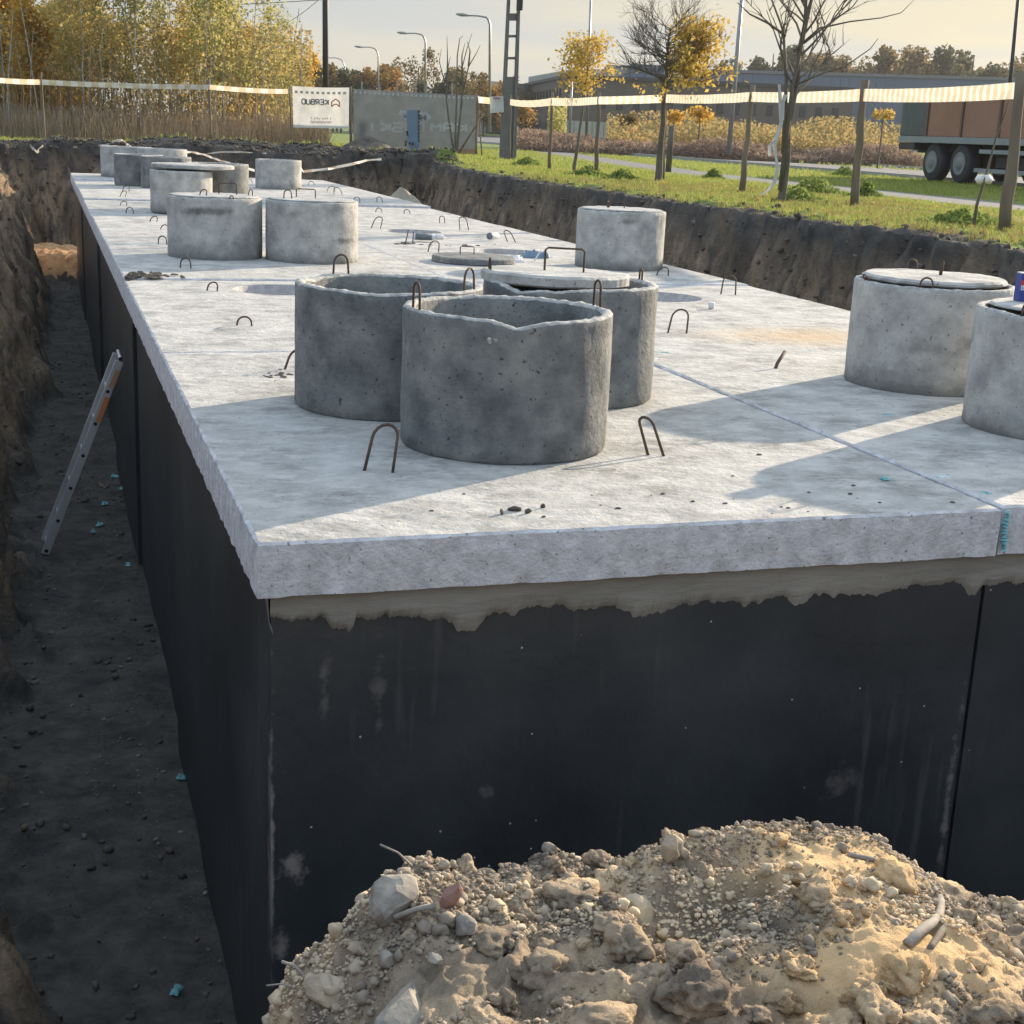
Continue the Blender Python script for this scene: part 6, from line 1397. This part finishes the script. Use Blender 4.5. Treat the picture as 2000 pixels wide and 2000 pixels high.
# (d) bare shrub before the grey banner
q = G(886, 304); D = math.hypot(q[0]-CC[0], q[1]-CC[1]); pr_ = lambda u, v, k=0: Vector(bD(u, v, 47.2-k)); mb = MB()
for l in ([(886, 298), (876, 230), (868, 160), (858, 120), (862, 95)], [(888, 298), (892, 190), (893, 110), (898, 75), (905, 70)], [(890, 298), (902, 200), (903, 130), (912, 95), (922, 65)], [(893, 296), (902, 190), (915, 130), (930, 105), (938, 88)], [(872, 190), (874, 120), (873, 70)], [(903, 170), (902, 110), (908, 84)], [(868, 160), (880, 110)], [(915, 130), (918, 100), (912, 80)]):
    mb.tube([pr_(u, v) for u, v in l], [.035*(1-.85*i/(len(l)-1)) for i in range(len(l))], 5)
tag(mb.build('bare_shrub', m_bark), 'bare many stemmed shrub in front of the right half of the grey banner', 'shrub')
# (e) leaning sapling with a white bag, right edge
q = G(1905, 446); D = math.hypot(q[0]-CC[0], q[1]-CC[1]); pr_ = lambda u, v, k=0: Vector(bD(u, v, D-k)); t = empty('sapling', tuple(q)); tag(t, 'thin leaning sapling near the right edge of the photo', 'sapling')
mb = MB(); mb.tube([pr_(1901, 446), pr_(1908, 400), pr_(1925, 345), pr_(1945, 270), pr_(1965, 215), pr_(1978, 170)], [.022, .019, .015, .011, .007, .004], 6); mb.tube([pr_(1912, 385), pr_(1920, 365), pr_(1918, 372)], [.008, .004, .003], 4); kid_of(t, 'stem', mb.me('stem', m_bark, True))
for sgn in (-1, 1):
    c = pr_(1920+sgn*9, 351, .02); v = []; n = 9
    mb = MB(); P = [pr_(1922, 343, .03), pr_(1922+sgn*7, 345, .05), pr_(1922+sgn*9, 352, .06), pr_(1922+sgn*8, 358, .05)]; mb.tube(P, [.006, .03, .045, .03], 7)
    tag(mb.build('white_bag', m_white, None, True), ('left' if sgn < 0 else 'right')+' half of a white plastic bag knotted on the leaning sapling', 'plastic bag')
# weeds: row of golden young growth beyond the road, little golden tree tops above it
WU = (1180, 1760)
def fn_row(u0, u1, D0, D1, h0, h1, freq=.25):
    def g(rs, n):
        u = rs.uniform(u0, u1, n); D = rs.uniform(D0, D1, n); d = np.stack([ray(a, 250) for a in u]); d /= np.hypot(d[:, 0], d[:, 1])[:, None]; p = CC[None]+d*D[:, None]
        top = h0+(h1-h0)*np.clip(.5+.8*fbm(np.stack([p[:, 0]*freq, p[:, 1]*freq, p[:, 0]*0], -1), 4), 0, 1); p[:, 2] = gz(p[:, 0], p[:, 1])+top*rs.random(n)**.8; return p
    return g
leaf_cloud('golden_scrub', 26000, fn_row(1185, 1780, 72, 84, .8, 2.3), .13, leafmat('scrub gold', [(0.24, 0.23, 0.11), (0.42, 0.33, 0.15), (0.48, 0.33, 0.14), (0.36, 0.32, 0.16)]), 'row of golden scrub beyond the road', 'scrub', 11)
leaf_cloud('pink_dry_grass', 20000, fn_row(1000, 1820, 68, 74, .3, 1.0), .09, leafmat('dry pink', [(0.25, 0.18, 0.14), (0.34, 0.26, 0.20)], .4), 'strip of dry reddish grass before the golden scrub', 'dry grass', 12, elong=3)
leaf_cloud('road_verge_bush', 3500, fn_row(1070, 1105, 78, 84, 1.2, 2.8, 1.0), .12, lf_green, 'greenish yellow bush before the brown factory', 'bush', 13)
for k, (u, D, vt, w, lb) in enumerate(((1315, 70, 217, .7, 'left one of the two small orange trees in the golden scrub'), (1365, 70, 213, .9, 'right one of the two small orange trees in the golden scrub'), (1722, 62, 212, .6, 'small yellow tree standing before the blue warehouse'), (1227, 78, 225, .8, 'small greyish tree left in the golden scrub'))):
    q = bD(u, 250, D); z0 = float(gz(q[0], q[1])); zt_ = bD(u, vt, D)[2]; t = empty('small_tree', (q[0], q[1], z0)); tag(t, lb, 'tree')
    mb = MB(); mb.tube([(0, 0, 0), (.03, 0, (zt_-z0)*.6), (0, 0, zt_-z0)], [.05, .035, .015], 6); link('trunk', mb.me('trunk', m_bark), t)
    rs = np.random.default_rng(70+k); n = 420; d = rs.normal(size=(n, 3)); d /= np.linalg.norm(d, axis=1)[:, None]; P = np.array([0, 0, zt_-z0-.25])+d*(w*.8*rs.random((n, 1))**.6)*np.array([1, 1, .6]); P = P[vn(P*2.3+k) > -.15]; v, f = leaf_quads(P, .12, k); link('crown', mesh('crown', v, f, [lf_orange, lf_orange, lf_yellow, lf_far][k]), t)
# grass: blades in tufts, dense near, sparser with distance
def grass(name, n, fn, h, w, m, label, seed, kind='stuff', blades=5, lean=.45):
    rs = np.random.default_rng(seed); P = fn(rs, n); n = len(P); hh = h*(.5+rs.random(n)) if np.isscalar(h) else h[:n]
    V = []; F = []; 
    for b in range(blades):
        a = rs.random(n)*6.283; l = hh*(.6+.6*rs.random(n)); dx = np.cos(a); dy = np.sin(a); o = rs.normal(size=(n, 2))*h*.25 if np.isscalar(h) else 0
        B = P.copy(); B[:, :2] += o; ww = w*(.7+.6*rs.random(n)); ln = lean*(.3+rs.random(n))
        s = np.stack([-dy*ww/2, dx*ww/2, 0*dx], -1); mid = B+np.stack([dx*l*ln*.35, dy*l*ln*.35, l*.6], -1); tp = B+np.stack([dx*l*ln, dy*l*ln, l*(1-.3*ln)], -1)
        v = np.stack([B-s, B+s, mid+s*.8, mid-s*.8, tp+s*.1, tp-s*.1], 1).reshape(-1, 3); k = len(V)*n*6; i = np.arange(n)[:, None]*6+k
        V.append(v); F.append(np.concatenate([i+np.array([[0, 1, 2, 3]]), i+np.array([[3, 2, 4, 5]])]))
    o = link(name, mesh(name, np.concatenate(V), np.concatenate(F), m)); tag(o, label, 'grass', kind=kind); return o
def path_x(y): return np.interp(y, [p[1] for p in pn], [p[0] for p in pn]), np.interp(y, [p[1] for p in pf], [p[0] for p in pf])
def fn_grass(x0, x1, y0, y1, excl=True, patch=1.2):
    def g(rs, n):
        x = rs.uniform(x0, x1, n) ; y = y0+(y1-y0)*rs.random(n)**1.15; px0, px1 = path_x(y); k = np.ones(n, bool)
        if excl: k &= ~((x > px0-.03) & (x < px1+.03))
        inpit = (x < PX1) & (y < PY1); z = gz(x, y).astype(float); z[inpit] = pit_h(x[inpit], y[inpit]) if inpit.any() else z[inpit]
        k &= (z > GZ-.05)&(~inpit | (x > rim_right(y)+.05+.15*fb2(x, y, 1.7, 3)) | (y > 30.6) | (x < -2.5)); k &= fb2(x, y, patch, 3) > -.9+.8*rs.random(n); return np.stack([x, y, z-.01], -1)[k]
    return g
grass('grass', 60000, fn_grass(7.4, 13.6, 3, 30), .05, .006, lf_grass, 'short grass between the pit and the footpath', 21)
grass('grass', 26000, fn_grass(9, 24, 20, 62), .075, .013, lf_grass, 'grass on both sides of the footpath', 22, blades=4)
grass('grass', 16000, fn_grass(-14, 14, 30.5, 52, False), .09, .014, lf_grass, 'grass between the far pit rim and the thicket', 23, blades=4)
grass('grass', 16000, fn_grass(13.6, 23.6, 4, 34), .07, .011, lf_grass, 'grass strip between footpath and road', 24, blades=4)
grass('grass', 12000, fn_grass(32, 60, 40, 90, False), .12, .03, lf_grass, 'grass verge beyond the road', 25, blades=3)
lfd = leafmat('dry grass', [(0.26, 0.20, 0.10), (0.36, 0.28, 0.14), (0.20, 0.17, 0.07)], .4)
grass('dry_grass', 9000, fn_grass(7.4, 12, 3, 22, patch=.8), .07, .006, lfd, 'dry yellowed grass along the right pit rim', 26)
# fallen golden leaves in the grass
def fn_fall(rs, n):
    x = rs.normal(10.9, 1.6, n); y = rs.uniform(8, 32, n); return np.stack([x, y, np.full(n, GZ+.035)], -1)[(x > 8.2) & (x < 13)]
leaf_cloud('fallen_leaves', 420, fn_fall, .045, leafmat('fallen', [(.40, .27, .08), (.5, .36, .14), (.32, .2, .08)]), 'fallen golden leaves in the grass by the pit', 'leaves', 31)
# leafy weeds standing in the grass
for k, (u, v, w, h) in enumerate(((1590, 378, .55, .30), (1215, 352, .4, .2), (1393, 350, .25, .22), (1690, 385, .3, .25), (1560, 395, .45, .2), (1150, 345, .5, .2), (1650, 345, .5, .3), (1885, 440, .6, .18), (1030, 325, .5, .22))):
    q = G(u, v); rs = np.random.default_rng(300+k); n = 700; P = rs.normal(size=(n, 3))*np.array([w*.45, w*.45, 0]); P[:, 2] = h*rs.random(n)*np.exp(-(P[:, 0]**2+P[:, 1]**2)/(w*.6)**2)+.02
    vv, f = leaf_quads(P+np.array([q[0], q[1], GZ]), .045, k, elong=2.0); o = link('weed_patch', mesh('weed_patch', vv, f, lf_weed)); tag(o, kind='stuff'); tag(o, f"low patch of leafy weeds {['left of the thick crooked post','left of the half bare tree','behind the half bare tree','at the thick crooked post','right beside the big bare tree','between the two slim posts','before the rear of the trailer','at the foot of the leaning sapling','near the perforated pole'][k]}", 'weeds')


# ------------------------------------------------------------------ autumn haze
hm = bpy.data.materials.new('haze air'); hm.use_nodes = True; nt = hm.node_tree; nt.nodes.clear()
ho = nt.nodes.new('ShaderNodeOutputMaterial'); pv = nt.nodes.new('ShaderNodeVolumePrincipled'); pv.inputs['Density'].default_value = 0.0002; pv.inputs['Color'].default_value = (0.93, 0.95, 1.0, 1); pv.inputs['Anisotropy'].default_value = 0.3
nt.links.new(pv.outputs['Volume'], ho.inputs['Volume'])
tag(MB().box((90, 160, 13), (790, 570, 34)).build('haze', hm), kind='stuff')
